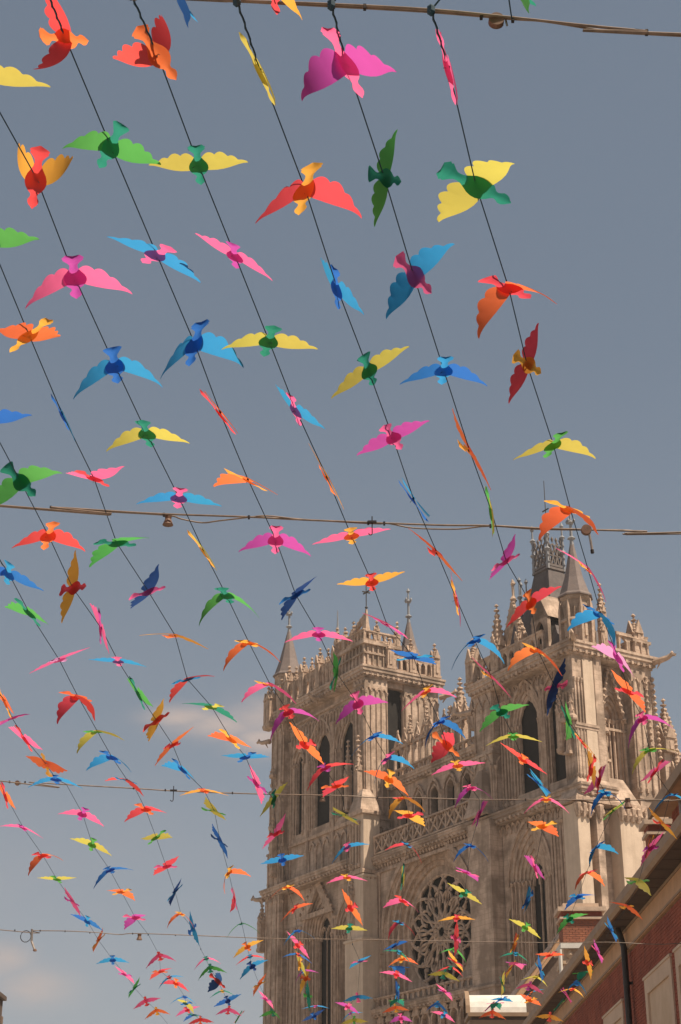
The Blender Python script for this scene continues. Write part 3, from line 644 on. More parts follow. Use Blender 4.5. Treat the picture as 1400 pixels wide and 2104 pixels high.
# dormer on the slate roof, and a second small crested roof at its left
mb = MB(); mb.panel(FR(.9), [(-5.6, 43.5), (-3.6, 43.5), (-3.6, 46.6), (-4.6, 48.6), (-5.6, 46.6)], [rev(arch(-4.6, .5, 44.6, 45.6))], 0, .3)
mb.add([(-5.7, .9, 46.6), (-4.6, .9, 48.8), (-3.5, .9, 46.6), (-5.7, 3.6, 46.6), (-4.6, 3.6, 48.8), (-3.5, 3.6, 46.6)], [(0, 1, 4, 3), (1, 2, 5, 4), (0, 2, 1), (3, 4, 5)])
cb(mb, 'stone_dormer', STONE)
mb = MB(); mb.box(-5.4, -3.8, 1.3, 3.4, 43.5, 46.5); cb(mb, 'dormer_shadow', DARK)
mb = MB(); mb.frus(-10.0, 3.4, [(1.9, 43.3), (1.0, 46.9), (.5, 49.2)], 4); cb(mb, 'small_roof', DSLATE)
mb = MB()
for i in range(4):
    a = math.pi / 4 + i * math.pi / 2; x_, y_ = -10.0 + .5 * math.cos(a), 3.4 + .5 * math.sin(a)
    mb.frus(x_, y_, [(.12, 48.8), (.09, 50.4), (.24, 50.6), (.08, 50.8), (.06, 51.9), (.18, 52.1), (.02, 52.4)], 6)
    b = a + math.pi / 2; mb.tube([(x_, y_, 49.9), (-10.0 + .5 * math.cos(b), 3.4 + .5 * math.sin(b), 49.9)], .06, 4)
    mb.tube([(x_, y_, 49.0), (-10.0 + .5 * math.cos(b), 3.4 + .5 * math.sin(b), 49.9)], .06, 4)
cb(mb, 'roof_cresting', LEAD)

# lower stage of the right tower
wall_front(.2, -9.5, -1.0, 14, 31.6, [arch(-6.3, 2.45, 18.5, 27.0), arch(-10.05 + 1.2, .28, 20.5, 24.8, 4)])
window(FR(.2), -6.3, .75, 18.5, 27.0, 6, .283, .13, louv=False)
mb = MB(); mb.fbox(FR(.2), -9.25, -8.4, 20.3, 25.3, .9, 1.0); cb(mb, 'slit_window', DARK)
mb = MB()
for u_ in (-3.55, -3.2, -2.85, -2.5, -2.1, -1.7, -1.35): shaft(mb, FR(.2), u_, 18.5, 30.4, -.06, .13)
for i in range(14): ring(mb, FR(.2), -9.3 + i * .62, .3, .2, 30.7, 31.0, -.1, .02)
cb(mb, 'wall_shaft', STONE2)
cornice(-12.6, 0.6, -.2, 2.4, 31.5, .9, .45, 'string_course')
buttress(-12.4, -9.6, -.9, 1.0, [0, 20, 32.0], .2, nf=2, ns=1, relief=False)
mb = MB(); mb.panel(FR(-.95), [(-12.3, 32.4), (-9.7, 32.4), (-11.0, 35.0)], [], 0, .6); mb.frus(-11.0, -.3, [(1.6, 32.4), (.5, 36.0)], 4); cb(mb, 'buttress_cap')
# lit piers at the near corner
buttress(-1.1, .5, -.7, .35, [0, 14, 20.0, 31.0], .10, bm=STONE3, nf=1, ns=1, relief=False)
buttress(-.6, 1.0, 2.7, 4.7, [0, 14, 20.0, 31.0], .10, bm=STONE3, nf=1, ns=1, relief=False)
buttress(-.8, .6, .9, 1.5, [0, 31.0], .1, relief=False)
mb = MB(); mb.box(-1.0, -.2, .3, 7.6, 0, 31.0); cb(mb, 'side_wall')
mb = MB()
for (x_, y_) in ((.5, -.7), (.5, -.2), (.5, .3), (.6, 1.2), (1.0, 2.8), (1.0, 3.3), (1.0, 3.8), (1.0, 4.3)):
    mb.frus(x_ + .05, y_, [(.14, 30.0), (.28, 30.5), (.32, 30.9), (.12, 31.1)], 6)
    mb.frus(x_ + .12, y_ + .2, [(.08, 30.2), (.2, 30.4), (.1, 30.7)], 5)
mb.box(-1.4, .85, -1.0, 5.0, 31.1, 31.4)
cb(mb, 'leaf_capital', STONE2)
mb = MB(); mb.add([(-1.3, -.9, 31.4), (.8, -.9, 31.4), (.8, 4.9, 31.4), (-1.3, 4.9, 31.4), (-.9, .1, 33.4), (-.1, .1, 33.4), (-.1, 4.2, 33.4), (-.9, 4.2, 33.4)], [(0, 1, 5, 4), (1, 2, 6, 5), (2, 3, 7, 6), (3, 0, 4, 7), (4, 5, 6, 7)]); cb(mb, 'weathering_slope')
# flying buttress pinnacles stepping away behind the tower
mb = MB(); mb.box(-3, .3, 8.2, 9.6, 0, 33.5); mb.box(-3, .1, 8.2, 9.4, 33.5, 36.5); cb(mb, 'rear_buttress')
pinnacle(-.2, 8.8, 36.0, 1.1, 1.2, 2.6, 7); pinnacle(.3, 9.2, 33.0, .9, 1.4, 2.2, 6)
for k_, (y_, z_) in enumerate(((12.5, 32.0), (17, 31.5), (22, 31.0), (27, 31.0))):
    mb = MB(); mb.box(-4, -1.5, y_ - .6, y_ + .6, 0, z_); mb.add([(-13, y_ - .35, 36.6), (-13, y_ + .35, 36.6), (-2, y_ - .35, 31.0), (-2, y_ + .35, 31.0), (-13, y_ - .35, 35.2), (-13, y_ + .35, 35.2), (-2, y_ - .35, 29.4), (-2, y_ + .35, 29.4)], [(0, 1, 3, 2), (4, 6, 7, 5), (0, 2, 6, 4), (1, 5, 7, 3)]); cb(mb, 'flying_buttress')
    pinnacle(-2.7, y_, z_, 1.1, 2.0, 2.8, 6)
mb = MB(); mb.box(-13.5, -3, 8, 60, 0, 24); cb(mb, 'side_aisle')

# ============================================================ STREET BUILDINGS
XW = 7.0; ZF0, ZF1, XE = 8.51, 9.08, 6.476
bh = thing('brick_building', 'long dark red brick building with brown eaves at the lower right', 'building')
m_ = MB(); m_.box(XW + .03, 16, -4, 72, 0, ZF1 - .02); m_.build('wall', MORTAR, bh)
m_ = MB(); m_.box(XW - .05, XW + .1, -4, 72, ZF0, ZF1 - .03); m_.build('frieze_board', BROWN, bh)
m_ = MB(); m_.box(XW - .075, XW - .045, -4, 72, ZF1 - .1, ZF1 - .035); m_.box(XW - .075, XW - .045, -4, 72, ZF0 + .02, ZF0 + .07); m_.build('frieze_moulding', TAN, bh)
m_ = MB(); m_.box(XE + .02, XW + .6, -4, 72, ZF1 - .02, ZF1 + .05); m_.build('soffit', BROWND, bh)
m_ = MB(); y_ = -4
while y_ < 72: m_.box(XE + .04, XW + .0, y_, y_ + .012, ZF1 - .025, ZF1 - .019); y_ += .9
m_.build('soffit_joint', PIPE, bh, 'stuff')
m_ = MB()
prof = [(XE - .12, ZF1 + .02), (XE - .12, ZF1 + .2), (XE - .09, ZF1 + .22), (XE + .02, ZF1 + .22), (XE + .02, ZF1 - .03), (XE - .05, ZF1 - .05)]
n_ = len(prof); m_.add([(a, y, b) for y in (-4, 72) for a, b in prof], [(i, (i + 1) % n_, n_ + (i + 1) % n_, n_ + i) for i in range(n_)] + [tuple(range(n_)), tuple(range(n_, 2 * n_))[::-1]])
m_.build('gutter', TAN, bh)
m_ = MB(); m_.add([(XE, -4, ZF1 + .2), (12, -4, ZF1 + 3.6), (12, 72, ZF1 + 3.6), (XE, 72, ZF1 + .2), (XE, -4, ZF1 + .06), (12, -4, ZF1 + .06), (12, 72, ZF1 + .06), (XE, 72, ZF1 + .06)], [(0, 1, 2, 3), (0, 4, 5, 1), (3, 2, 6, 7)]); m_.build('roof', SLATE, bh)
wins = [(28.2, 31.3), (31.9, 34.75), (35.25, 38.5), (41.7, 44.9), (48.0, 51.2), (54.4, 57.6), (60.6, 63.8)]
WZ0, WZ1 = 2.2, 7.55
bk = MB(); bkl = []
for r in range(int((ZF0 - 3.0) / .075)):
    z = 3.0 + r * .075; y = 24.0 - (.11 if r % 2 else 0)
    while y < 70:
        y0, y1 = y + .006, y + .214
        inside = False
        for a, b in wins:
            if z + .065 > WZ0 - .02 and z < WZ1 + .02:
                if y0 >= a and y1 <= b: inside = True; break
                if y0 < a < y1: y1 = a - .002
                if y0 < b < y1: y0 = b + .002
        if not inside and y1 - y0 > .02 and not (y > 52 and r < 30 and z < 4.6):
            d = random.uniform(-.004, .004); x0 = XW + d; o = len(bk.v)
            bk.v += [(x0, y0, z), (x0, y1, z), (x0, y1, z + .064), (x0, y0, z + .064), (XW + .04, y0, z), (XW + .04, y1, z), (XW + .04, y1, z + .064), (XW + .04, y0, z + .064)]
            bk.f += [(o, o + 1, o + 2, o + 3), (o, o + 4, o + 5, o + 1), (o + 3, o + 2, o + 6, o + 7), (o, o + 3, o + 7, o + 4), (o + 1, o + 5, o + 6, o + 2)]
        y += .22
bk.build('brick_courses', BRICK, bh, 'stuff', fix=False)
for a, b in wins:
    f = MB(); fr = lambda u, w, d: (XW + d, u, w)
    f.panel(fr, [(a, WZ0), (b, WZ0), (b, WZ1), (a, WZ1)], [rev([(a + .3, WZ0 + .3), (b - .3, WZ0 + .3), (b - .3, WZ1 - .35), (a + .3, WZ1 - .35)])], -.035, .12)
    w_ = f.build('window_surround', PLASTER, bh)
    f = MB(); f.fbox(fr, a + .3, b - .3, WZ0 + .3, WZ1 - .35, .015, .13); f.build('blind_panel', PLASTER2, w_)
    f = MB(); f.panel(fr, [(a - .05, WZ1 - .02), (b + .05, WZ1 - .02), (b + .05, WZ1 + .04), (a - .05, WZ1 + .04)], [], -.06, .1); f.build('lintel_edge', PLASTER, w_)
m_ = MB(); m_.tube([(XW - .26, 40.3, ZF1 - .03), (XW - .20, 40.25, ZF1 - .25), (XW - .15, 40.2, ZF1 - .5), (XW - .14, 40.2, 1.0)], .075, 10)
pp = m_.build('downpipe', PIPE, bh)
for z in (3.5, 5.6, 7.7): m_ = MB(); m_.frus(XW - .14, 40.2, [(.09, z), (.09, z + .07)], 10); m_.box(XW - .14, XW + .02, 40.17, 40.23, z + .01, z + .07); m_.build('pipe_bracket', PIPE, pp)

# set-back upper house whose own eave cuts the right edge
uh = thing('upper_brick_house', 'taller dark brick house set back above the long eaves at the right edge', 'building')
ZU = 12.0; XU, XUE = 8.25, 7.8
m_ = MB(); m_.box(XU, 14, 12, 40.0, 9.0, ZU - .1); m_.build('wall', BRICK, uh)
m_ = MB(); y_ = 30.0
for r in range(34):
    z = 9.35 + r * .075; y = 30.0 + (.11 if r % 2 else 0)
    while y < 39.8: m_.box(XU - .018, XU + .01, y, y + .205, z, z + .062); y += .22
m_.build('brick_courses', BRICK, uh, 'stuff', fix=False)
m_ = MB(); m_.box(XUE, XU + .4, 12, 40.3, ZU - .2, ZU - .14); m_.build('soffit', BROWN, uh)
m_ = MB(); m_.box(XUE - .08, XUE, 12, 40.4, ZU - .24, ZU + .02); m_.build('gutter', TAN, uh)
m_ = MB(); m_.add([(XUE, 12, ZU), (XUE, 40.4, ZU), (11, 40.4, ZU + 2.4), (11, 12, ZU + 2.4), (14, 12, ZU), (14, 40.4, ZU)], [(0, 1, 2, 3), (3, 2, 5, 4), (0, 3, 4), (1, 5, 2)]); m_.build('roof', SLATE, uh)
m_ = MB(); m_.tube([(XU - .1, 38.4, ZU - .2), (XU - .1, 38.4, 9.1)], .05, 8); m_.build('downpipe', STEEL, uh)

def chimney(label, x, y, w, d, z0, z1, m1, slab=True):
    t = thing('chimney', label, 'chimney', (x, y, z0), 0, 'brick chimneys above the eaves')
    h = z1 - z0
    m_ = MB(); m_.box(-w / 2 + .012, w / 2 - .012, -d / 2 + .012, d / 2 - .012, 0, h - .3); m_.build('stack', MORTAR, t)
    m_ = MB(); z = 0.0; r = 0
    while z < h - .36:
        for (a0, a1, k) in ((-w / 2, w / 2, 0), (-d / 2, d / 2, 1)):
            u_ = a0 - (.11 if r % 2 else 0)
            while u_ < a1:
                p, q = max(u_, a0) + .004, min(u_ + .212, a1) - .004
                if q - p > .02:
                    if k == 0: m_.box(p, q, -d / 2 - .004, -d / 2 + .03, z, z + .063)
                    else: m_.box(-w / 2 - .004, -w / 2 + .03, p, q, z, z + .063); m_.box(w / 2 - .03, w / 2 + .004, p, q, z, z + .063)
                u_ += .22
        z += .075; r += 1
    m_.build('brick_courses', m1, t, 'stuff', fix=False)
    m_ = MB(); m_.box(-w / 2 - .08, w / 2 + .08, -d / 2 - .08, d / 2 + .08, h - .42, h - .34); m_.box(-w / 2 - .14, w / 2 + .14, -d / 2 - .14, d / 2 + .14, h - .16, h - .02)
    m_.build('stone_band', PLASTER, t)
    m_ = MB(); m_.box(-w / 2 - .02, w / 2 + .02, -d / 2 - .02, d / 2 + .02, h - .34, h - .16); m_.build('dark_neck', BRICK, t)
    m_ = MB(); m_.box(-w / 2 + .06, w / 2 - .06, -d / 2 + .06, d / 2 - .06, h - .02, h + .13); m_.build('cap', PLASTER, t)
chimney('narrow orange brick chimney with stone cap under the upper eave at the right edge', 8.55, 43.4, .62, .62, 8.6, 12.45, BRICK2)
chimney('broad red brick chimney with stone cap in front of the cathedral lower right corner', 8.2, 56.6, 1.34, 1.0, 9.0, 12.7, BRICK2)

sl = thing('stone_dormer_house', 'pale stone dormer with flat white top just below the broad brick chimney', 'dormer', (8.2, 56.0, 0))
m_ = MB(); m_.box(-.82, 1.2, -.3, 1.6, 11.25, 11.42); m_.build('white_ledge', ZINC, sl)
m_ = MB(); m_.box(-.7, 1.1, -.1, 1.5, 8.8, 11.25); m_.build('wall', PLASTER, sl)
m_ = MB(); m_.box(-.76, 1.14, -.18, 1.5, 10.75, 10.9)
for i in range(5): m_.frus(-.5 + i * .35, -.14, [(.05, 10.9), (.13, 11.05), (.05, 11.2)], 6)
m_.build('carved_frieze', PLASTER2, sl)
m_ = MB(); m_.tube([(-.85, -.3, 11.2), (-.85, -.3, 9.0)], .06, 8); m_.build('white_downpipe', ZINC, sl)

gh = thing('gabled_house', 'beige gabled house with brown verge board behind the brick eaves at lower right', 'house', (0, 75, 0))
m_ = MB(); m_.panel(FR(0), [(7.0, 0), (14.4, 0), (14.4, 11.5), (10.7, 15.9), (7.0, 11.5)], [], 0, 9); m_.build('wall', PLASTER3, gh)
m_ = MB()
for a, b in (((6.6, 11.0), (10.8, 16.0)), ((14.8, 11.0), (10.6, 16.0))): m_.bar(FR(0), a, b, .36, -.35, -.05)
m_.build('verge_board', BROWN, gh)
m_ = MB()
for a, b in (((6.5, 11.15), (10.75, 16.2)), ((14.9, 11.15), (10.65, 16.2))): m_.bar(FR(0), a, b, .16, -.4, 9.1)
m_.build('roof', SLATE, gh)
for x_ in (8.5, 10.1, 11.7):
    m_ = MB(); m_.fbox(FR(0), x_, x_ + .8, 8.2, 11.2, -.02, .1); w_ = m_.build('window', DARK, gh)
    m_ = MB(); m_.panel(FR(0), [(x_ - .12, 8.1), (x_ + .92, 8.1), (x_ + .92, 11.32), (x_ - .12, 11.32)], [rev([(x_, 8.2), (x_ + .8, 8.2), (x_ + .8, 11.2), (x_, 11.2)])], -.1, 0); m_.build('frame', BROWN, w_)
m_ = MB(); m_.tube([(8.1, -.12, 11.9), (8.1, -.12, 2)], .09, 8); m_.build('downpipe', ZINC, gh)

bd = thing('barrel_roof_dormer', 'white barrel roofed dormer in front of the lower part of the cathedral', 'dormer', (6.72, 73.6, 0))
def half(r, n=10): return [(r * math.cos(math.pi * i / n), r * math.sin(math.pi * i / n)) for i in range(n + 1)]
ZB = 11.45
m_ = MB(); hp = half(.80); n_ = len(hp)
m_.add([(x_, a, ZB + b * 1.1) for x_ in (-1.15, 1.3) for a, b in hp], [(i, i + 1, n_ + i + 1, n_ + i) for i in range(n_ - 1)] + [tuple(range(n_)), tuple(range(n_, 2 * n_))[::-1]]); m_.build('barrel_roof', ZINC, bd)
m_ = MB(); hp2 = half(.94)
m_.add([(x_, a, ZB + b * 1.12) for x_ in (-1.32, -1.14) for a, b in hp2] + [(x_, a, ZB + b * 1.12) for x_ in (-1.32, -1.14) for a, b in half(.68)],
       [(i, i + 1, n_ + i + 1, n_ + i) for i in range(n_ - 1)] + [(i, i + 1, 2 * n_ + i + 1, 2 * n_ + i) for i in range(n_ - 1)] + [(n_ + i, n_ + i + 1, 3 * n_ + i + 1, 3 * n_ + i) for i in range(n_ - 1)]); m_.build('front_arch', TAN, bd)
m_ = MB(); m_.box(-1.25, 1.35, -1.15, 1.15, ZB - .16, ZB); m_.box(-1.2, 1.3, -1.05, 1.05, ZB - .5, ZB - .3); m_.build('moulded_cornice', TAN, bd)
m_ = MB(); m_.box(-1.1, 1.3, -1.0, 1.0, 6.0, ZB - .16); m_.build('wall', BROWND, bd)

lh = thing('left_brick_house', 'sliver of dark brick house with pale corner at the lower left edge', 'house', (-12.86, 64.5, 0))
m_ = MB(); m_.box(-9, -.06, -11, .0, 0, 10.8); m_.build('wall', BROWND, lh)
m_ = MB(); m_.box(-.2, 0, -.25, .03, 0, 10.2); m_.build('corner_stone', PLASTER3, lh)
m_ = MB(); m_.box(-9, .06, -11.1, .1, 10.8, 10.95); m_.build('coping', BROWND, lh)

# ============================================================ BIRDS, CORDS AND CABLES
BIRDS = [
('a5', 1.0, -1.131, 5.267, 6.181, -0.499, 0.358, -0.088, 0.784, 1.35, -0.02, 0.85, 'R', 'O'),
('a4', 1.0, -0.763, 5.355, 6.175, 0.953, -0.083, -0.219, -0.193, -0.7, -1.1, 0.86, 'R', 'O'),
('c1', 1.0, -0.652, 4.999, 6.2, -0.828, -0.068, -0.515, 0.211, 0.22, 0.19, 1.0, 'B', 'C'),
('a6', 1.0, -1.53, 5.468, 6.167, 0.982, 0.11, 0.072, 0.132, 0.43, -0.07, 1.15, 'Y', 'T'),
('a3', 1.0, -0.338, 5.454, 6.168, -0.856, 0.009, -0.481, 0.19, -0.2, 0.24, 1.0, 'Y', 'Y'),
('c2', 1.0, -0.27, 4.985, 6.2, -0.949, -0.007, -0.31, 0.048, 0.42, 0.38, 0.85, 'A', 'R'),
('a2', 1.0, 0.024, 5.406, 6.171, 0.947, -0.048, 0.24, -0.209, 1.2, 0.12, 1.03, 'M', 'P'),
('a1', 1.0, 0.454, 5.439, 6.169, 0.812, -0.04, 0.556, -0.173, -0.24, 0.26, 1.0, 'P', 'P'),
('c3', 1.0, 0.653, 4.958, 6.2, -0.857, -0.129, -0.335, 0.37, -0.06, 0.43, 1.0, 'G', 'T'),
('a6', 2.0, -1.394, 6.139, 6.124, 0.983, -0.136, 0.024, 0.123, -1.1, -0.94, 0.96, 'A', 'R'),
('a5', 2.0, -1.026, 5.924, 6.137, 0.96, -0.039, 0.184, 0.208, 0.75, -0.25, 0.9, 'G', 'T'),
('a4', 2.0, -0.644, 6.048, 6.13, -0.999, -0.029, 0.047, -0.002, -0.06, 0.05, 0.85, 'Y', 'T'),
('a3', 2.0, -0.164, 6.218, 6.12, -0.975, -0.047, 0.203, -0.076, 0.35, 0.87, 1.17, 'R', 'A'),
('a2', 2.0, 0.201, 6.139, 6.124, -0.716, -0.003, 0.607, 0.344, -0.18, 0.29, 0.85, 'G', 'T'),
('a1', 2.0, 0.624, 6.191, 6.121, 0.868, -0.124, -0.158, -0.455, -0.25, 0.6, 1.09, 'Y', 'T'),
('a7', 1.0, -1.695, 6.608, 6.098, -0.999, 0.049, -0.003, -0.009, 0.42, -0.05, 0.89, 'G', 'T'),
('a6', 3.0, -1.329, 6.897, 6.083, -0.995, -0.034, 0.076, -0.049, 0.57, 0.44, 1.16, 'P', 'M'),
('a5', 3.0, -0.9, 6.713, 6.092, 0.948, 0.129, 0.127, 0.262, 0.15, 0.13, 0.99, 'C', 'P'),
('a4', 3.0, -0.517, 6.725, 6.092, 0.977, 0.102, 0.187, 0.027, -0.13, 0.25, 0.86, 'P', 'M'),
('a3', 3.0, -0.017, 6.997, 6.078, 0.907, -0.059, 0.413, -0.055, -0.31, 0.09, 0.85, 'C', 'B'),
('a2', 3.0, 0.364, 6.885, 6.083, -0.872, 0.121, 0.412, 0.234, 0.05, 0.47, 0.98, 'C', 'P'),
('a1', 3.0, 0.847, 6.989, 6.078, -0.942, -0.111, 0.028, 0.316, 0.79, 0.62, 1.17, 'O', 'R'),
('a7', 2.0, -1.644, 7.42, 6.058, -0.9, 0.055, 0.142, -0.409, 0.14, -0.19, 0.89, 'O', 'A'),
('a6', 4.0, -1.228, 7.716, 6.046, 0.99, 0.035, -0.133, 0.023, 0.53, 0.73, 1.15, 'C', 'B'),
('a5', 4.0, -0.777, 7.499, 6.055, 0.965, -0.002, -0.234, 0.116, 0.51, 0.9, 1.16, 'C', 'B'),
('a4', 4.0, -0.38, 7.475, 6.056, 0.994, 0.039, 0.04, 0.095, 0.39, 0.03, 1.0, 'Y', 'T'),
('a3', 4.0, 0.152, 7.765, 6.044, 0.957, 0.002, -0.275, -0.092, 0.1, 0.09, 0.98, 'Y', 'T'),
('a2', 4.0, 0.564, 7.765, 6.044, -0.999, -0.045, 0.016, 0.001, 0.33, 0.44, 0.98, 'B', 'C'),
('a1', 4.0, 1.013, 7.706, 6.046, 0.839, -0.069, -0.459, -0.282, 0.02, -0.17, 0.89, 'R', 'A'),
('a7', 3.0, -1.594, 8.238, 6.027, 0.869, -0.03, 0.483, -0.099, -0.13, 0.13, 0.85, 'C', 'B'),
('a8', 1.0, -2.033, 8.305, 6.024, 1.0, -0.01, -0.009, -0.01, 0.17, -0.07, 0.96, 'B', 'C'),
('a6', 5.0, -1.133, 8.465, 6.019, 0.999, 0.025, 0.025, -0.014, 0.52, 0.23, 1.0, 'Y', 'T'),
('a5', 5.0, -0.688, 8.227, 6.027, -0.857, 0.028, -0.429, 0.284, -0.09, 0.08, 1.0, 'O', 'R'),
('a4', 5.0, -0.255, 8.194, 6.028, 0.935, -0.024, 0.344, -0.086, -0.27, 0.02, 0.85, 'C', 'P'),
('a3', 5.0, 0.306, 8.511, 6.018, 0.965, -0.021, -0.202, -0.167, -0.04, 0.14, 0.9, 'M', 'P'),
('a2', 5.0, 0.769, 8.672, 6.013, 0.85, 0.198, 0.484, -0.059, -0.19, 0.12, 1.05, 'O', 'A'),
('a1', 5.0, 1.26, 8.6, 6.015, 0.987, 0.042, -0.144, 0.058, 0.16, 0.6, 1.03, 'Y', 'G'),
('a8', 2.0, -1.98, 9.069, 6.003, -0.93, 0.061, 0.34, 0.124, 0.05, 0.67, 1.1, 'G', 'T'),
('a7', 4.0, -1.52, 9.03, 6.004, -0.966, -0.064, -0.082, 0.238, -0.15, -0.29, 0.86, 'P', 'R'),
('a6', 6.0, -1.019, 9.298, 5.998, -0.995, -0.046, -0.038, -0.076, 0.32, 0.1, 1.04, 'C', 'P'),
('a5', 6.0, -0.571, 9.05, 6.003, -0.909, -0.102, -0.28, 0.292, 0.52, 0.04, 1.07, 'O', 'A'),
('a4', 6.0, -0.084, 9.017, 6.004, 0.786, 0.317, 0.422, 0.322, -0.01, 0.06, 1.0, 'A', 'O'),
('a3', 6.0, 0.461, 9.319, 5.997, 0.725, 0.39, 0.3, 0.481, -0.05, -0.07, 1.0, 'C', 'B'),
('a2', 6.0, 0.968, 9.494, 5.994, -0.754, 0.131, -0.605, 0.221, -0.07, 0.24, 1.0, 'Y', 'G'),
('a1', 6.0, 1.469, 9.459, 5.995, -0.924, -0.08, -0.122, 0.354, 0.81, 0.63, 1.17, 'O', 'A'),
('a8', 3.0, -1.934, 9.865, 5.988, -0.981, 0.039, 0.098, -0.164, 0.35, 0.53, 1.02, 'R', 'O'),
('a7', 5.0, -1.497, 9.982, 5.986, 0.938, 0.106, -0.133, -0.301, 0.23, 0.33, 1.07, 'G', 'T'),
('a6', 7.0, -0.927, 10.101, 5.985, -0.856, 0.058, -0.438, 0.268, -0.02, 0.11, 1.0, 'Y', 'A'),
('a5', 7.0, -0.431, 9.927, 5.987, 0.998, -0.049, 0.013, 0.027, 0.44, 0.47, 1.02, 'M', 'P'),
('a4', 7.0, 0.071, 9.865, 5.988, -0.994, -0.059, 0.09, 0.029, 0.06, 0.05, 1.0, 'P', 'A'),
('a3', 7.0, 0.653, 10.141, 5.985, -0.877, -0.212, -0.429, 0.043, 0.18, 0.0, 0.99, 'O', 'R'),
('a2', 7.0, 1.134, 10.281, 5.983, 0.808, 0.146, -0.329, -0.467, -0.14, -0.16, 0.85, 'M', 'P'),
('a1', 7.0, 1.713, 10.416, 5.982, -0.9, -0.157, -0.392, 0.113, 0.18, 0.35, 1.03, 'P', 'A'),
('a9', 1.0, -2.315, 10.502, 5.982, 0.955, -0.036, 0.273, 0.112, 0.98, -0.13, 1.03, 'B', 'C'),
('a8', 4.0, -1.907, 10.769, 5.98, 0.803, 0.093, -0.525, -0.265, 0.01, -0.23, 1.02, 'A', 'R'),
('a7', 6.0, -1.376, 10.833, 5.98, 0.854, 0.135, -0.284, -0.414, -0.15, -0.2, 0.92, 'N', 'P'),
('a6', 8.0, -0.823, 10.899, 5.98, 0.997, 0.058, -0.002, -0.051, 0.87, 0.66, 1.17, 'G', 'T'),
('a5', 8.0, -0.322, 10.899, 5.98, -0.854, -0.158, 0.305, 0.39, 0.15, 0.19, 0.94, 'N', 'B'),
('a4', 8.0, 0.22, 10.652, 5.981, 0.996, 0.009, -0.088, -0.031, -0.1, -0.09, 0.93, 'A', 'R'),
('a3', 8.0, 0.838, 10.974, 5.98, -0.799, 0.083, -0.573, 0.159, -0.18, 0.26, 1.0, 'P', 'A'),
('a2', 8.0, 1.382, 11.05, 5.98, -0.938, 0.079, 0.32, 0.107, 0.14, 0.26, 0.97, 'R', 'O'),
('a1', 8.0, 1.93, 11.286, 5.98, 0.916, 0.066, 0.261, -0.298, 0.81, 0.71, 1.15, 'C', 'B'),
('a9', 2.0, -2.301, 11.246, 5.98, -0.942, 0.099, -0.238, 0.215, 0.1, 0.21, 0.94, 'G', 'T'),
('a8', 5.0, -1.813, 11.575, 5.982, 0.787, -0.169, 0.588, -0.073, 0.15, -0.01, 1.0, 'P', 'M'),
('a7', 7.0, -1.268, 11.735, 5.983, 0.974, 0.188, 0.1, -0.076, 0.2, 0.23, 1.08, 'A', 'O'),
('a6', 9.0, -0.71, 11.901, 5.985, 0.985, 0.115, 0.003, -0.131, 0.8, 0.6, 1.17, 'O', 'A'),
('a5', 9.0, -0.167, 11.703, 5.983, -0.999, -0.036, -0.006, 0.005, 0.29, 0.24, 1.02, 'P', 'M'),
('a4', 9.0, 0.348, 11.491, 5.981, 0.874, 0.256, 0.175, 0.373, 0.09, 0.08, 1.0, 'P', 'M'),
('a3', 9.0, 1.034, 11.845, 5.984, 0.988, 0.08, -0.128, 0.036, 0.68, 0.94, 1.17, 'C', 'B'),
('a2', 9.0, 1.547, 12.072, 5.987, 0.943, 0.09, 0.221, -0.233, 0.95, 0.46, 1.17, 'O', 'A'),
('a1', 9.0, 2.205, 12.248, 5.99, -0.885, 0.095, -0.383, 0.246, 0.17, 0.32, 1.0, 'V', 'M'),
('a9', 3.0, -2.246, 12.308, 5.99, -0.965, -0.145, 0.198, 0.094, 0.02, 0.08, 1.01, 'P', 'V'),
('a8', 6.0, -1.78, 12.345, 5.991, 0.998, 0.057, -0.002, 0.027, -0.02, 0.22, 0.89, 'C', 'P'),
('a7', 8.0, -1.267, 12.812, 6.0, 0.929, 0.152, -0.182, -0.285, 0.38, 0.38, 1.04, 'R', 'C'),
('a5', 10.0, -0.032, 12.643, 5.997, -0.543, -0.464, -0.628, -0.31, 0.1, 0.12, 0.92, 'G', 'T'),
('a6', 10.0, -0.589, 12.945, 6.003, -0.969, -0.119, -0.132, 0.173, 0.76, 0.42, 1.16, 'P', 'A'),
('a4', 10.0, 0.58, 12.248, 5.99, 0.922, 0.077, -0.001, 0.379, -0.01, 0.07, 1.0, 'B', 'C'),
('a3', 10.0, 1.241, 12.747, 5.999, 0.905, 0.135, 0.368, -0.164, -0.06, 0.13, 0.93, 'P', 'A'),
('a1', 10.0, 2.436, 13.151, 6.008, -0.905, -0.132, -0.282, -0.292, -0.08, 0.13, 1.0, 'O', 'R'),
('a10', 1.0, -2.894, 13.438, 6.016, 0.851, -0.213, 0.415, -0.242, 0.02, 0.1, 1.0, 'O', 'A'),
('a10', 2.0, -2.931, 13.975, 6.034, -0.906, -0.193, 0.152, 0.345, 0.04, 0.24, 0.91, 'M', 'P'),
('a9', 4.0, -2.243, 13.293, 6.012, -0.978, -0.051, 0.004, 0.204, 0.86, 0.94, 1.17, 'R', 'O'),
('a8', 7.0, -1.716, 13.221, 6.01, -0.865, 0.184, -0.406, 0.232, -0.1, 0.03, 1.0, 'G', 'T'),
('a8', 8.0, -1.65, 14.056, 6.037, 0.78, 0.143, -0.435, -0.426, -0.06, 0.08, 0.98, 'A', 'R'),
('a7', 9.0, -1.124, 13.616, 6.022, 0.962, 0.066, 0.112, 0.24, 0.25, 0.22, 1.04, 'T', 'Y'),
('a6', 11.0, -0.463, 13.77, 6.027, -0.974, -0.013, 0.214, 0.078, 0.61, 0.79, 1.17, 'M', 'R'),
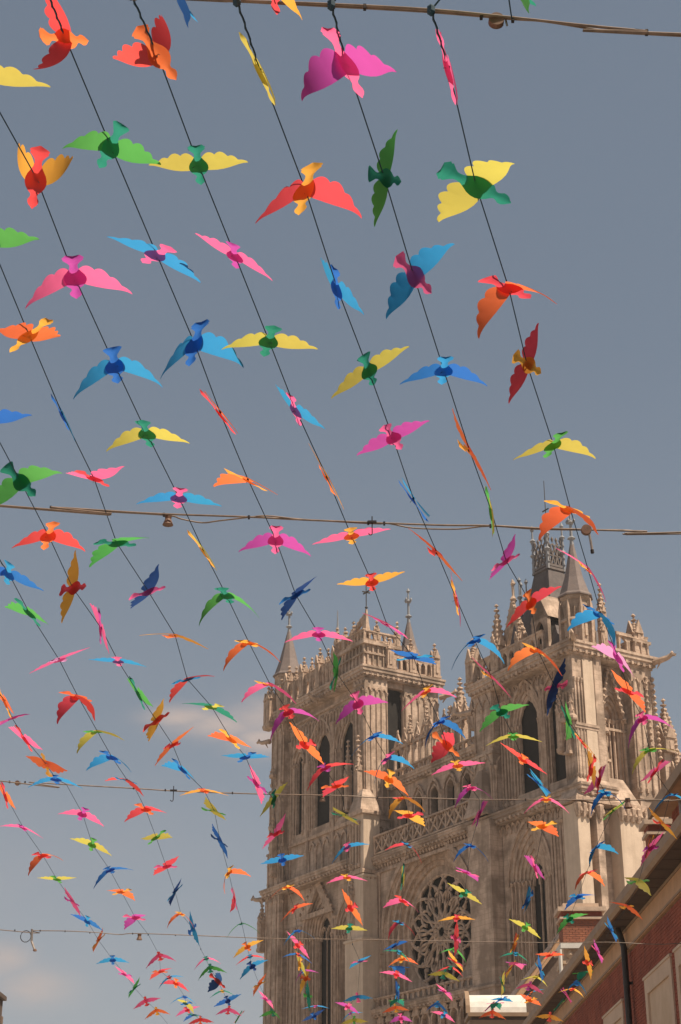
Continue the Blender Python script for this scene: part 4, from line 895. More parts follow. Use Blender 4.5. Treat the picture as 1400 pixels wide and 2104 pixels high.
('a5', 11.0, 0.148, 13.511, 6.019, 0.97, -0.109, -0.211, -0.054, 0.38, 0.5, 1.03, 'M', 'P'),
('a4', 11.0, 0.72, 13.151, 6.008, -0.973, -0.04, 0.228, -0.013, 0.26, 0.68, 1.04, 'P', 'A'),
('a2', 10.0, 1.794, 13.013, 6.005, 0.837, 0.182, -0.504, 0.111, 0.23, -0.1, 1.0, 'N', 'P'),
('a3', 11.0, 1.414, 13.77, 6.027, 0.956, -0.048, -0.182, -0.225, 0.29, 0.31, 1.01, 'G', 'T'),
('a2', 11.0, 2.043, 14.056, 6.037, -0.658, -0.331, -0.522, -0.43, 0.13, 0.09, 1.0, 'G', 'T'),
('a2', 12.0, 2.281, 14.84, 6.07, 0.898, 0.063, 0.409, -0.151, -0.03, 0.14, 0.99, 'A', 'R'),
('a1', 11.0, 2.692, 13.975, 6.034, -0.963, 0.005, 0.227, 0.144, 0.63, 0.92, 1.17, 'M', 'P'),
('a10', 3.0, -2.945, 14.711, 6.064, 0.917, -0.145, 0.322, -0.184, 0.0, 0.01, 1.0, 'P', 'R'),
('a9', 5.0, -2.233, 14.426, 6.052, -0.977, -0.121, 0.025, 0.173, 0.71, 0.42, 1.12, 'Y', 'G'),
('a9', 6.0, -2.23, 15.427, 6.1, 0.987, -0.015, 0.057, -0.152, 0.55, 0.58, 1.1, 'C', 'B'),
('a10', 4.0, -2.923, 15.744, 6.118, 0.832, 0.407, 0.209, 0.315, -0.04, -0.02, 0.96, 'O', 'A'),
('a10', 5.0, -2.939, 16.434, 6.16, 0.998, 0.021, 0.037, 0.035, 0.43, 0.28, 1.14, 'C', 'B'),
('a8', 9.0, -1.589, 14.934, 6.075, 0.921, 0.118, -0.324, -0.18, 0.15, 0.06, 1.03, 'O', 'R'),
('a7', 10.0, -1.023, 14.711, 6.064, 0.953, -0.084, 0.189, -0.222, 0.11, 0.18, 1.0, 'O', 'A'),
('a8', 10.0, -1.59, 15.965, 6.131, -0.934, 0.115, -0.251, 0.228, 0.21, 0.3, 1.0, 'C', 'B'),
('a7', 11.0, -0.925, 15.427, 6.1, 0.972, -0.005, -0.038, 0.231, 0.03, -0.03, 0.97, 'C', 'B'),
('a7', 12.0, -0.876, 16.682, 6.177, 0.764, 0.118, 0.457, 0.44, 0.11, 0.06, 1.0, 'P', 'M'),
('a6', 12.0, -0.332, 14.934, 6.075, 0.904, -0.033, 0.346, 0.249, -0.08, -0.02, 1.0, 'O', 'R'),
('a5', 12.0, 0.307, 14.603, 6.059, 0.986, 0.061, -0.133, 0.081, 0.51, 0.51, 1.1, 'C', 'B'),
('a4', 12.0, 0.888, 14.089, 6.038, 0.986, 0.051, -0.124, 0.095, 0.84, 0.82, 1.12, 'B', 'B'),
('a4', 13.0, 1.004, 14.934, 6.075, 0.723, -0.443, 0.032, -0.53, 0.45, 0.38, 0.89, 'R', 'O'),
('a5', 13.0, 0.452, 15.468, 6.102, -0.976, -0.019, 0.208, -0.061, 0.73, 0.8, 1.14, 'C', 'P'),
('a6', 13.0, -0.156, 15.898, 6.127, -0.97, -0.039, 0.217, 0.107, 0.47, 0.39, 1.13, 'R', 'M'),
('a4', 14.0, 1.163, 15.788, 6.12, 0.994, -0.005, -0.043, -0.096, 0.26, 0.08, 1.06, 'P', 'A'),
('a3', 12.0, 1.603, 14.603, 6.059, 0.997, 0.054, 0.014, -0.061, 0.37, 0.23, 1.03, 'Y', 'G'),
('a3', 13.0, 1.79, 15.531, 6.105, 0.956, 0.036, 0.29, 0.012, -0.04, -0.0, 1.04, 'R', 'O'),
('a2', 13.0, 2.525, 15.965, 6.131, 0.748, -0.221, 0.619, -0.093, -0.16, 0.26, 1.0, 'A', 'R'),
('a1', 11.5, 2.958, 15.127, 6.084, -0.959, -0.073, 0.133, 0.241, 0.6, 0.46, 1.13, 'Y', 'G'),
('a1', 12.0, 3.177, 16.079, 6.138, -0.917, 0.156, 0.309, -0.196, 0.09, 0.02, 1.0, 'P', 'R'),
('b1', 1.0, -3.607, 17.224, 6.192, -0.862, 0.242, -0.423, 0.137, -0.07, 0.07, 1.0, 'O', 'R'),
('a9', 7.0, -2.21, 16.507, 6.165, -0.949, -0.102, -0.23, 0.191, 0.44, 0.28, 1.04, 'R', 'C'),
('a8', 11.0, -1.453, 17.032, 6.199, 0.997, 0.064, 0.004, -0.042, 0.22, 0.24, 1.02, 'A', 'O'),
('b5', 1.0, -0.728, 17.348, 6.187, -0.885, 0.111, 0.447, -0.066, 0.08, 0.01, 0.98, 'Y', 'T'),
('a6', 14.0, -0.051, 16.811, 6.186, 0.876, 0.028, -0.149, -0.458, 0.03, 0.08, 0.95, 'R', 'O'),
('a5', 14.0, 0.502, 16.434, 6.16, 0.968, -0.104, 0.225, 0.03, 0.2, 0.33, 1.04, 'O', 'A'),
('a5', 15.0, 0.683, 17.277, 6.19, 0.969, 0.107, -0.007, -0.222, 0.87, 0.65, 1.15, 'A', 'R'),
('b7', 1.0, 0.772, 17.96, 6.166, 0.913, -0.043, 0.131, 0.385, 0.27, 0.05, 1.0, 'A', 'R'),
('a4', 15.0, 1.381, 16.889, 6.192, 0.98, 0.041, -0.101, -0.165, 0.65, 0.78, 1.07, 'M', 'P'),
('a3', 14.5, 2.228, 17.334, 6.188, -0.997, -0.044, -0.008, 0.06, 0.6, 0.61, 1.14, 'P', 'A'),
('a3', 14.0, 2.067, 16.632, 6.174, 0.81, 0.238, 0.316, 0.433, 0.0, 0.06, 1.0, 'C', 'B'),
('a2', 13.5, 2.678, 16.54, 6.168, -0.868, 0.226, 0.428, -0.108, -0.06, -0.2, 1.0, 'P', 'R'),
('a2', 13.5, 2.831, 17.101, 6.196, -0.974, -0.029, 0.115, 0.191, 0.74, 1.03, 1.17, 'B', 'C'),
('b10', 1.0, 3.017, 17.77, 6.173, -0.874, 0.116, 0.285, -0.375, 0.06, 0.03, 1.0, 'Y', 'G'),
('a1', 13.0, 3.545, 17.171, 6.194, -0.986, -0.114, 0.124, 0.02, 0.56, 0.87, 1.11, 'C', 'B'),
('b1', 2.0, -3.632, 18.453, 6.15, 0.987, 0.023, 0.157, 0.017, 0.29, 0.19, 1.02, 'P', 'M'),
('b2', 1.0, -2.874, 17.902, 6.168, -0.979, 0.074, -0.116, -0.153, 0.37, 0.25, 1.06, 'P', 'M'),
('b3', 1.0, -2.154, 17.713, 6.174, 0.984, -0.042, -0.051, -0.165, 0.39, 0.4, 1.05, 'R', 'O'),
('b4', 1.0, -1.398, 17.807, 6.171, 0.868, 0.122, 0.316, -0.362, -0.17, -0.09, 0.94, 'Y', 'G'),
('b5', 2.0, -0.744, 18.701, 6.143, 0.881, 0.057, -0.376, -0.283, -0.08, -0.17, 1.0, 'P', 'R'),
('b6', 1.0, 0.06, 17.998, 6.165, 0.878, 0.098, 0.256, -0.392, -0.02, 0.03, 1.0, 'Y', 'T'),
('b8', 1.0, 1.546, 17.902, 6.168, -0.829, 0.222, 0.46, -0.227, 0.11, -0.02, 1.0, 'P', 'M'),
('b9', 1.0, 2.31, 18.393, 6.152, 0.931, -0.08, 0.115, 0.336, 0.27, 0.09, 0.98, 'O', 'A'),
('b11', 1.0, 3.659, 18.292, 6.155, 0.856, 0.153, 0.385, -0.308, -0.06, 0.06, 0.99, 'A', 'R'),
('b2', 2.0, -2.942, 19.194, 6.129, -0.979, 0.094, -0.15, -0.098, 0.13, 0.21, 1.03, 'Y', 'G'),
('b3', 2.0, -2.153, 18.869, 6.138, 0.91, -0.121, -0.155, 0.364, 0.09, 0.08, 0.91, 'Y', 'G'),
('b4', 2.0, -1.415, 19.041, 6.133, -0.86, -0.047, -0.45, 0.236, -0.09, 0.14, 1.0, 'B', 'N'),
('b1', 3.0, -3.612, 19.693, 6.116, 0.971, 0.019, -0.189, -0.147, 0.56, 0.69, 1.15, 'O', 'R'),
('b6', 2.0, 0.075, 19.305, 6.126, 0.971, -0.019, -0.238, -0.009, 0.39, 0.4, 1.04, 'C', 'P'),
('b5', 3.0, -0.715, 19.905, 6.111, -0.991, 0.085, 0.105, 0.02, 0.01, 0.07, 1.03, 'C', 'B'),
('b7', 2.0, 0.796, 19.194, 6.129, -0.984, -0.048, -0.144, 0.096, 0.52, 0.68, 1.09, 'R', 'C'),
('b8', 2.0, 1.549, 19.239, 6.128, 0.99, 0.053, 0.027, -0.131, 0.78, 0.75, 1.13, 'B', 'B'),
('b11', 2.0, 3.707, 19.35, 6.125, -0.863, 0.015, 0.363, 0.352, 0.12, 0.08, 1.0, 'P', 'M'),
('b11', 3.0, 3.678, 19.418, 6.123, -0.775, 0.257, 0.48, -0.319, 0.11, -0.08, 1.0, 'O', 'A'),
('b10', 2.0, 3.044, 19.305, 6.126, -0.966, 0.025, 0.231, -0.118, 0.74, 0.75, 1.11, 'C', 'B'),
('b3', 3.0, -2.166, 20.246, 6.103, 0.907, -0.001, -0.188, -0.375, -0.05, 0.03, 0.98, 'R', 'P'),
('b2', 3.0, -2.89, 20.42, 6.099, -0.978, -0.02, 0.201, 0.045, 0.49, 0.46, 1.17, 'B', 'B'),
('b1', 4.0, -3.631, 20.912, 6.089, -0.997, 0.018, -0.009, 0.071, -0.05, -0.03, 0.99, 'Y', 'G'),
('b4', 3.0, -1.41, 20.547, 6.096, -0.955, 0.041, 0.279, -0.094, 0.89, 0.75, 1.14, 'O', 'A'),
('b9', 2.0, 2.425, 20.295, 6.102, 0.824, -0.193, 0.468, -0.254, 0.0, 0.11, 1.01, 'M', 'P'),
('b8', 3.0, 1.596, 20.573, 6.096, 0.885, 0.109, 0.159, 0.423, 0.11, 0.08, 1.0, 'M', 'P'),
('b7', 3.0, 0.795, 20.833, 6.091, -0.688, 0.348, -0.595, 0.228, -0.15, 0.22, 1.0, 'Y', 'T'),
('b6', 3.0, 0.081, 20.807, 6.091, 0.995, -0.009, -0.024, -0.094, 0.24, 0.3, 1.05, 'P', 'A'),
('b10', 3.0, 3.102, 20.547, 6.096, -0.985, -0.04, 0.09, -0.139, 0.76, 0.82, 1.14, 'O', 'R'),
('b11', 4.0, 3.836, 21.019, 6.087, 0.835, 0.245, 0.25, -0.424, 0.37, 0.25, 1.04, 'Y', 'G'),
('b10', 4.0, 3.172, 21.921, 6.072, -0.936, 0.039, 0.159, 0.31, 0.32, 0.41, 1.01, 'B', 'C'),
('b5', 4.0, -0.698, 21.348, 6.081, 0.991, 0.033, -0.034, 0.127, 0.6, 0.72, 1.16, 'O', 'A'),
('b11', 5.0, 3.932, 22.531, 6.064, 0.916, 0.191, 0.235, -0.262, 0.27, 0.26, 1.05, 'O', 'A'),
('b5', 5.0, -0.637, 22.69, 6.063, -0.954, 0.037, 0.282, -0.092, 0.24, 0.29, 1.04, 'O', 'R'),
('b2', 4.0, -2.89, 21.63, 6.077, -0.912, 0.053, -0.034, -0.406, 0.23, 0.26, 0.96, 'O', 'A'),
('b3', 4.0, -2.183, 21.63, 6.077, 0.797, 0.22, -0.409, -0.386, 0.12, 0.02, 1.0, 'N', 'C'),
('b4', 4.0, -1.421, 22.1, 6.07, 0.454, -0.572, 0.279, -0.624, 0.24, 0.15, 1.0, 'R', 'P'),
('b6', 4.0, 0.147, 22.626, 6.063, -0.879, 0.096, -0.438, -0.164, -0.12, 0.04, 1.08, 'O', 'R'),
('b7', 4.0, 0.84, 22.161, 6.069, 0.972, -0.056, 0.112, -0.201, 0.51, 0.48, 1.13, 'P', 'R'),
('b8', 4.0, 1.645, 21.745, 6.075, 0.959, -0.043, 0.25, 0.124, 0.04, 0.01, 1.02, 'Y', 'T'),
('b9', 3.0, 2.527, 22.161, 6.069, 0.671, -0.285, 0.684, -0.034, -0.21, 0.44, 1.0, 'C', 'B'),
('b11', 6.0, 3.952, 24.173, 6.052, -0.795, -0.234, -0.436, -0.351, -0.09, 0.04, 1.0, 'B', 'C'),
('b1', 5.0, -3.624, 22.252, 6.068, 0.881, 0.048, 0.428, -0.197, -0.03, 0.08, 1.0, 'P', 'M'),
('b1', 6.0, -3.61, 23.56, 6.055, -0.969, 0.12, -0.207, -0.061, 0.08, 0.11, 1.0, 'B', 'C'),
('b2', 5.0, -2.898, 23.284, 6.057, 0.91, -0.079, -0.147, -0.379, 0.24, 0.37, 1.01, 'M', 'P'),
('b3', 5.0, -2.229, 23.015, 6.059, 0.998, 0.022, 0.028, -0.049, 0.89, 0.78, 1.1, 'O', 'A'),
('b4', 5.0, -1.417, 23.701, 6.054, 0.992, 0.1, -0.072, -0.019, 0.64, 0.67, 1.16, 'G', 'T'),
('b3', 6.0, -2.148, 24.099, 6.052, 0.786, 0.277, 0.549, 0.066, -0.24, 0.06, 1.01, 'C', 'B'),
('b5', 6.0, -0.627, 24.248, 6.051, -0.991, -0.053, 0.109, 0.064, 0.59, 0.7, 1.14, 'C', 'B'),
('b6', 5.0, 0.127, 24.062, 6.052, -0.994, 0.099, -0.023, -0.05, 0.13, 0.08, 1.01, 'Y', 'T'),
('b7', 5.0, 0.842, 23.63, 6.054, -0.99, -0.013, 0.007, 0.141, 0.97, 0.74, 1.17, 'R', 'C'),
('b8', 5.0, 1.637, 23.318, 6.057, 0.999, -0.038, 0.017, -0.005, 0.24, 0.08, 1.01, 'A', 'R'),
('b8', 6.0, 1.729, 24.867, 6.05, -0.731, -0.009, -0.64, -0.235, -0.13, 0.2, 1.02, 'R', 'P'),
('b9', 4.0, 2.682, 23.989, 6.052, 0.962, -0.082, 0.258, 0.045, 0.11, 0.15, 1.01, 'Y', 'G'),
('b10', 5.0, 3.241, 23.387, 6.056, 0.943, -0.105, -0.258, -0.181, 0.3, 0.41, 1.08, 'G', 'T'),
('b9', 5.0, 2.66, 25.359, 6.05, -0.656, 0.317, -0.678, 0.093, -0.21, 0.34, 1.0, 'O', 'A'),
('b1', 7.0, -3.648, 25.028, 6.05, 0.801, 0.216, -0.425, -0.362, 0.02, -0.05, 1.0, 'O', 'A'),
('b5', 7.0, -0.648, 25.443, 6.05, -0.912, 0.09, -0.368, -0.156, -0.03, 0.07, 1.01, 'P', 'R'),
('b4', 6.0, -1.437, 25.57, 6.051, 0.96, -0.096, -0.25, -0.085, 0.18, 0.21, 1.03, 'A', 'O'),
('b7', 6.0, 0.835, 25.443, 6.05, 0.925, -0.107, -0.213, 0.296, 0.08, 0.06, 1.0, 'B', 'N'),
('b1', 8.0, -3.66, 26.799, 6.058, -0.992, 0.112, 0.038, -0.045, 0.24, 0.27, 1.04, 'C', 'B'),
('b6', 7.0, 0.314, 26.946, 6.059, 0.913, 0.029, -0.161, -0.375, 0.08, 0.06, 1.0, 'C', 'P'),
('b2', 7.0, -2.866, 26.373, 6.054, 0.956, 0.252, -0.124, 0.083, 0.55, 0.63, 1.13, 'P', 'R'),
('b1', 9.0, -3.654, 28.368, 6.077, -0.891, -0.0, -0.251, -0.378, 0.05, 0.07, 1.0, 'P', 'M'),
('b2', 8.0, -3.018, 28.034, 6.072, -0.936, 0.01, 0.178, 0.302, 0.12, 0.26, 1.0, 'R', 'O'),
('b4', 7.0, -1.455, 27.449, 6.064, -0.945, 0.116, 0.292, 0.094, 0.25, 0.33, 1.1, 'C', 'N'),
('b5', 8.0, -0.658, 27.194, 6.061, -0.839, 0.22, -0.496, 0.051, -0.21, 0.13, 1.0, 'Y', 'A'),
('b5', 9.0, -0.603, 28.831, 6.084, 0.833, -0.096, -0.513, -0.186, 0.11, -0.13, 1.05, 'A', 'O'),
('b3', 8.0, -2.155, 27.605, 6.066, 0.962, 0.252, -0.099, 0.03, 0.66, 0.54, 1.14, 'G', 'T'),
('b3', 9.0, -2.135, 29.193, 6.091, 0.65, -0.567, -0.095, -0.497, 0.68, 0.56, 0.99, 'N', 'R'),
('b2', 9.0, -2.887, 29.441, 6.096, -0.979, 0.136, -0.146, -0.031, 0.4, 0.3, 1.08, 'R', 'O'),
('b4', 8.0, -1.432, 29.568, 6.099, -0.861, -0.069, 0.391, 0.319, 0.13, 0.03, 1.0, 'O', 'A'),
('b7', 7.0, 0.982, 26.703, 6.057, 0.995, -0.073, -0.065, 0.038, 0.43, 0.48, 1.07, 'O', 'A'),
('b7', 8.0, 0.948, 28.368, 6.077, 0.984, -0.077, 0.16, 0.009, 0.24, 0.15, 1.11, 'P', 'R'),
('b8', 7.0, 1.847, 26.946, 6.059, -0.865, -0.11, -0.337, -0.354, -0.08, 0.01, 1.0, 'A', 'R'),
('b8', 8.0, 1.75, 28.255, 6.075, -0.949, -0.287, -0.111, 0.07, 0.38, 0.26, 1.1, 'Y', 'T'),
('b9', 6.0, 2.844, 27.094, 6.06, 0.865, 0.088, 0.039, 0.492, 0.31, 0.32, 1.0, 'P', 'M'),
('b9', 7.0, 2.808, 27.711, 6.067, 0.493, -0.357, -0.165, 0.776, 0.05, 0.12, 1.0, 'A', 'R'),
('b9', 8.0, 2.844, 29.441, 6.096, 0.691, 0.243, 0.601, 0.32, -0.16, 0.15, 1.0, 'Y', 'T'),
('b10', 7.0, 3.307, 26.327, 6.054, -0.977, 0.071, 0.034, -0.199, -0.0, -0.0, 1.0, 'O', 'R'),
('b10', 8.0, 3.308, 27.711, 6.067, -0.769, -0.179, -0.528, -0.314, -0.09, 0.12, 1.0, 'B', 'C'),
('b11', 8.0, 4.013, 27.094, 6.06, 0.792, -0.014, 0.584, 0.178, -0.05, 0.12, 1.03, 'A', 'R'),
('b11', 7.0, 4.016, 26.008, 6.052, 0.798, 0.231, 0.434, 0.349, -0.09, 0.08, 1.0, 'M', 'P'),
('b11', 9.0, 4.134, 29.316, 6.094, -0.98, -0.183, -0.043, 0.066, 0.91, 0.92, 1.17, 'C', 'B'),
('b6', 8.0, 0.318, 31.38, 6.145, 0.955, 0.289, -0.069, 0.02, 0.19, 0.27, 1.09, 'C', 'P'),
('b1', 10.0, -3.688, 30.091, 6.111, 0.842, 0.148, -0.39, -0.343, 0.02, -0.07, 1.0, 'G', 'T'),
('b2', 10.0, -2.903, 31.38, 6.145, 0.999, 0.009, 0.036, 0.027, 0.56, 0.56, 1.15, 'C', 'B'),
('b3', 10.0, -2.145, 32.011, 6.165, 0.965, -0.16, -0.204, -0.034, 0.01, 0.0, 1.08, 'B', 'N'),
('b1', 11.0, -3.698, 32.011, 6.165, 0.939, 0.299, -0.153, 0.076, 0.3, 0.19, 1.08, 'P', 'R'),
('b4', 9.0, -1.404, 31.769, 6.157, 0.876, 0.032, 0.322, 0.358, 0.02, 0.06, 1.0, 'P', 'M'),
('b5', 10.0, -0.596, 31.228, 6.141, -0.769, -0.161, -0.604, 0.137, -0.18, 0.19, 1.03, 'T', 'G'),
('b5', 11.0, -0.494, 32.952, 6.198, -0.997, -0.012, 0.061, -0.037, 0.12, 0.3, 1.07, 'C', 'P'),
('b4', 10.0, -1.362, 33.773, 6.2, -0.962, -0.255, -0.018, -0.1, 0.43, 0.8, 1.09, 'G', 'T'),
('b10', 9.0, 3.341, 29.696, 6.102, -0.952, -0.268, -0.101, 0.111, 0.55, 0.37, 1.09, 'P', 'M'),
('b10', 10.0, 3.597, 31.93, 6.163, -0.948, 0.119, -0.154, -0.251, -0.01, -0.0, 0.98, 'O', 'A'),
('b9', 9.0, 3.029, 31.769, 6.157, 0.967, -0.086, 0.005, 0.24, 0.2, 0.09, 1.0, 'C', 'B'),
('b9', 10.0, 2.915, 33.031, 6.2, 0.841, -0.092, -0.322, 0.425, 0.05, -0.01, 1.0, 'M', 'P'),
('b11', 11.0, 4.236, 32.774, 6.192, 0.853, -0.094, -0.359, 0.366, 0.07, -0.02, 1.0, 'T', 'G'),
('b8', 10.0, 1.867, 32.513, 6.182, 0.974, 0.214, 0.058, -0.051, 0.77, 0.68, 1.15, 'B', 'C'),
('b7', 10.0, 1.081, 33.163, 6.2, -0.96, -0.274, 0.064, -0.014, 0.29, 0.38, 1.08, 'O', 'A'),
('b8', 9.0, 1.894, 30.572, 6.123, -0.893, -0.058, -0.29, -0.34, 0.08, 0.1, 1.0, 'P', 'M'),
('b7', 9.0, 1.038, 30.643, 6.125, -0.746, 0.283, -0.594, 0.101, -0.16, 0.26, 1.0, 'B', 'C'),
('b9', 11.0, 3.041, 33.842, 6.2, 0.958, 0.278, 0.031, -0.059, 0.52, 0.45, 1.17, 'O', 'R'),
('b11', 12.0, 4.256, 34.404, 6.2, 0.945, 0.309, 0.07, -0.079, 0.24, 0.23, 1.11, 'A', 'R'),
('b7', 11.0, 1.237, 34.692, 6.2, 0.973, -0.221, -0.006, -0.067, 0.43, 0.43, 1.0, 'M', 'P'),
('b8', 11.0, 2.086, 34.191, 6.2, -0.97, 0.116, -0.198, -0.076, 0.25, 0.2, 1.03, 'P', 'C'),
('b6', 10.0, 0.282, 34.984, 6.2, -0.953, -0.301, 0.018, 0.011, 0.27, 0.18, 1.1, 'Y', 'G'),
('b1', 12.0, -3.656, 33.567, 6.2, 0.957, 0.26, -0.101, 0.082, 0.48, 0.55, 1.13, 'O', 'A'),
('b2', 12.0, -2.89, 34.91, 6.2, 0.958, 0.285, -0.018, 0.031, 0.35, 0.27, 1.09, 'R', 'O'),
('b2', 11.0, -3.041, 33.499, 6.2, -0.976, 0.098, 0.178, 0.084, 0.15, 0.17, 1.01, 'P', 'R'),
('b3', 11.0, -2.216, 33.432, 6.2, 0.963, 0.266, 0.045, -0.001, 0.54, 0.39, 1.12, 'P', 'R'),
('b6', 9.0, 0.143, 33.031, 6.2, 0.964, -0.118, 0.208, 0.113, 0.21, 0.15, 1.03, 'M', 'P'),
('b5', 12.0, -0.544, 34.404, 6.2, 0.967, -0.124, -0.211, -0.076, -0.05, -0.1, 1.02, 'N', 'B'),
('b11', 10.0, 4.208, 31.228, 6.141, 0.774, -0.073, 0.453, -0.436, -0.06, 0.09, 1.0, 'P', 'M'),
('b3', 12.0, -2.087, 34.547, 6.2, 0.78, -0.119, -0.432, 0.438, 0.1, -0.03, 1.0, 'G', 'O'),
('b10', 8.5, 3.334, 28.655, 6.081, 1.0, -0.0, 0.02, -0.0, 0.29, 0.68, 1.0, 'Y', 'Y'),
('b10', 9.5, 3.479, 30.75, 6.127, 0.972, 0.0, -0.237, 0.0, 0.28, 0.27, 1.0, 'C', 'O'),
('b11', 8.5, 4.063, 28.144, 6.073, 0.847, 0.12, -0.215, 0.471, 0.23, 0.38, 1.0, 'T', 'G'),
('b11', 9.5, 4.167, 30.226, 6.114, 1.0, 0.0, -0.013, -0.0, 0.23, 0.69, 1.0, 'A', 'R'),
('b2', 8.5, -2.938, 28.713, 6.082, 0.971, 0.0, -0.238, 0.0, 0.38, 0.49, 1.0, 'C', 'R'),
('b2', 10.5, -2.977, 32.47, 6.181, 0.921, -0.074, 0.213, 0.318, 0.26, 0.32, 1.0, 'Y', 'B'),
('b2', 11.5, -2.973, 34.191, 6.2, -0.966, 0.029, 0.121, 0.228, 0.25, 0.57, 1.0, 'B', 'T'),
('b3', 7.5, -2.148, 26.655, 6.056, -0.989, 0.0, 0.145, 0.0, 0.51, 0.66, 1.0, 'P', 'T'),
('b3', 9.5, -2.145, 30.502, 6.121, -0.996, -0.0, 0.093, 0.0, 0.35, 0.6, 1.0, 'T', 'A'),
('b4', 6.5, -1.439, 26.466, 6.055, -0.986, 0.0, 0.168, -0.0, 0.24, 0.5, 1.0, 'R', 'C'),
('b5', 7.5, -0.667, 26.28, 6.054, -0.987, 0.0, -0.163, 0.0, 0.53, 0.27, 1.0, 'B', 'R'),
('b5', 8.5, -0.621, 27.979, 6.071, -0.983, 0.0, 0.184, 0.0, 0.67, 0.52, 1.0, 'M', 'C'),
('b6', 9.5, 0.195, 33.981, 6.2, -0.976, -0.0, 0.219, 0.0, 0.35, 0.43, 1.0, 'C', 'M'),
('b7', 6.5, 0.917, 26.053, 6.053, 0.974, -0.0, 0.228, -0.0, 0.44, 0.35, 1.0, 'T', 'C'),
('b7', 7.5, 0.978, 27.501, 6.065, 0.792, 0.133, 0.186, -0.566, 0.63, 0.29, 1.0, 'B', 'B'),
('b7', 9.5, 1.05, 31.849, 6.16, -0.898, -0.03, 0.062, -0.435, 0.55, 0.53, 1.0, 'T', 'G'),
('b8', 6.5, 1.781, 25.853, 6.052, 0.986, -0.0, 0.167, -0.0, 0.58, 0.55, 1.0, 'G', 'G'),
('b8', 7.5, 1.814, 27.579, 6.066, -0.999, 0.0, -0.041, 0.0, 0.44, 0.59, 1.0, 'R', 'T'),
('b9', 5.5, 2.753, 26.189, 6.053, 0.996, 0.004, 0.074, -0.059, 0.37, 0.52, 1.0, 'T', 'C'),
('b9', 9.5, 2.967, 32.385, 6.178, 0.853, 0.013, -0.021, 0.521, 0.68, 0.46, 1.0, 'T', 'P'),
]
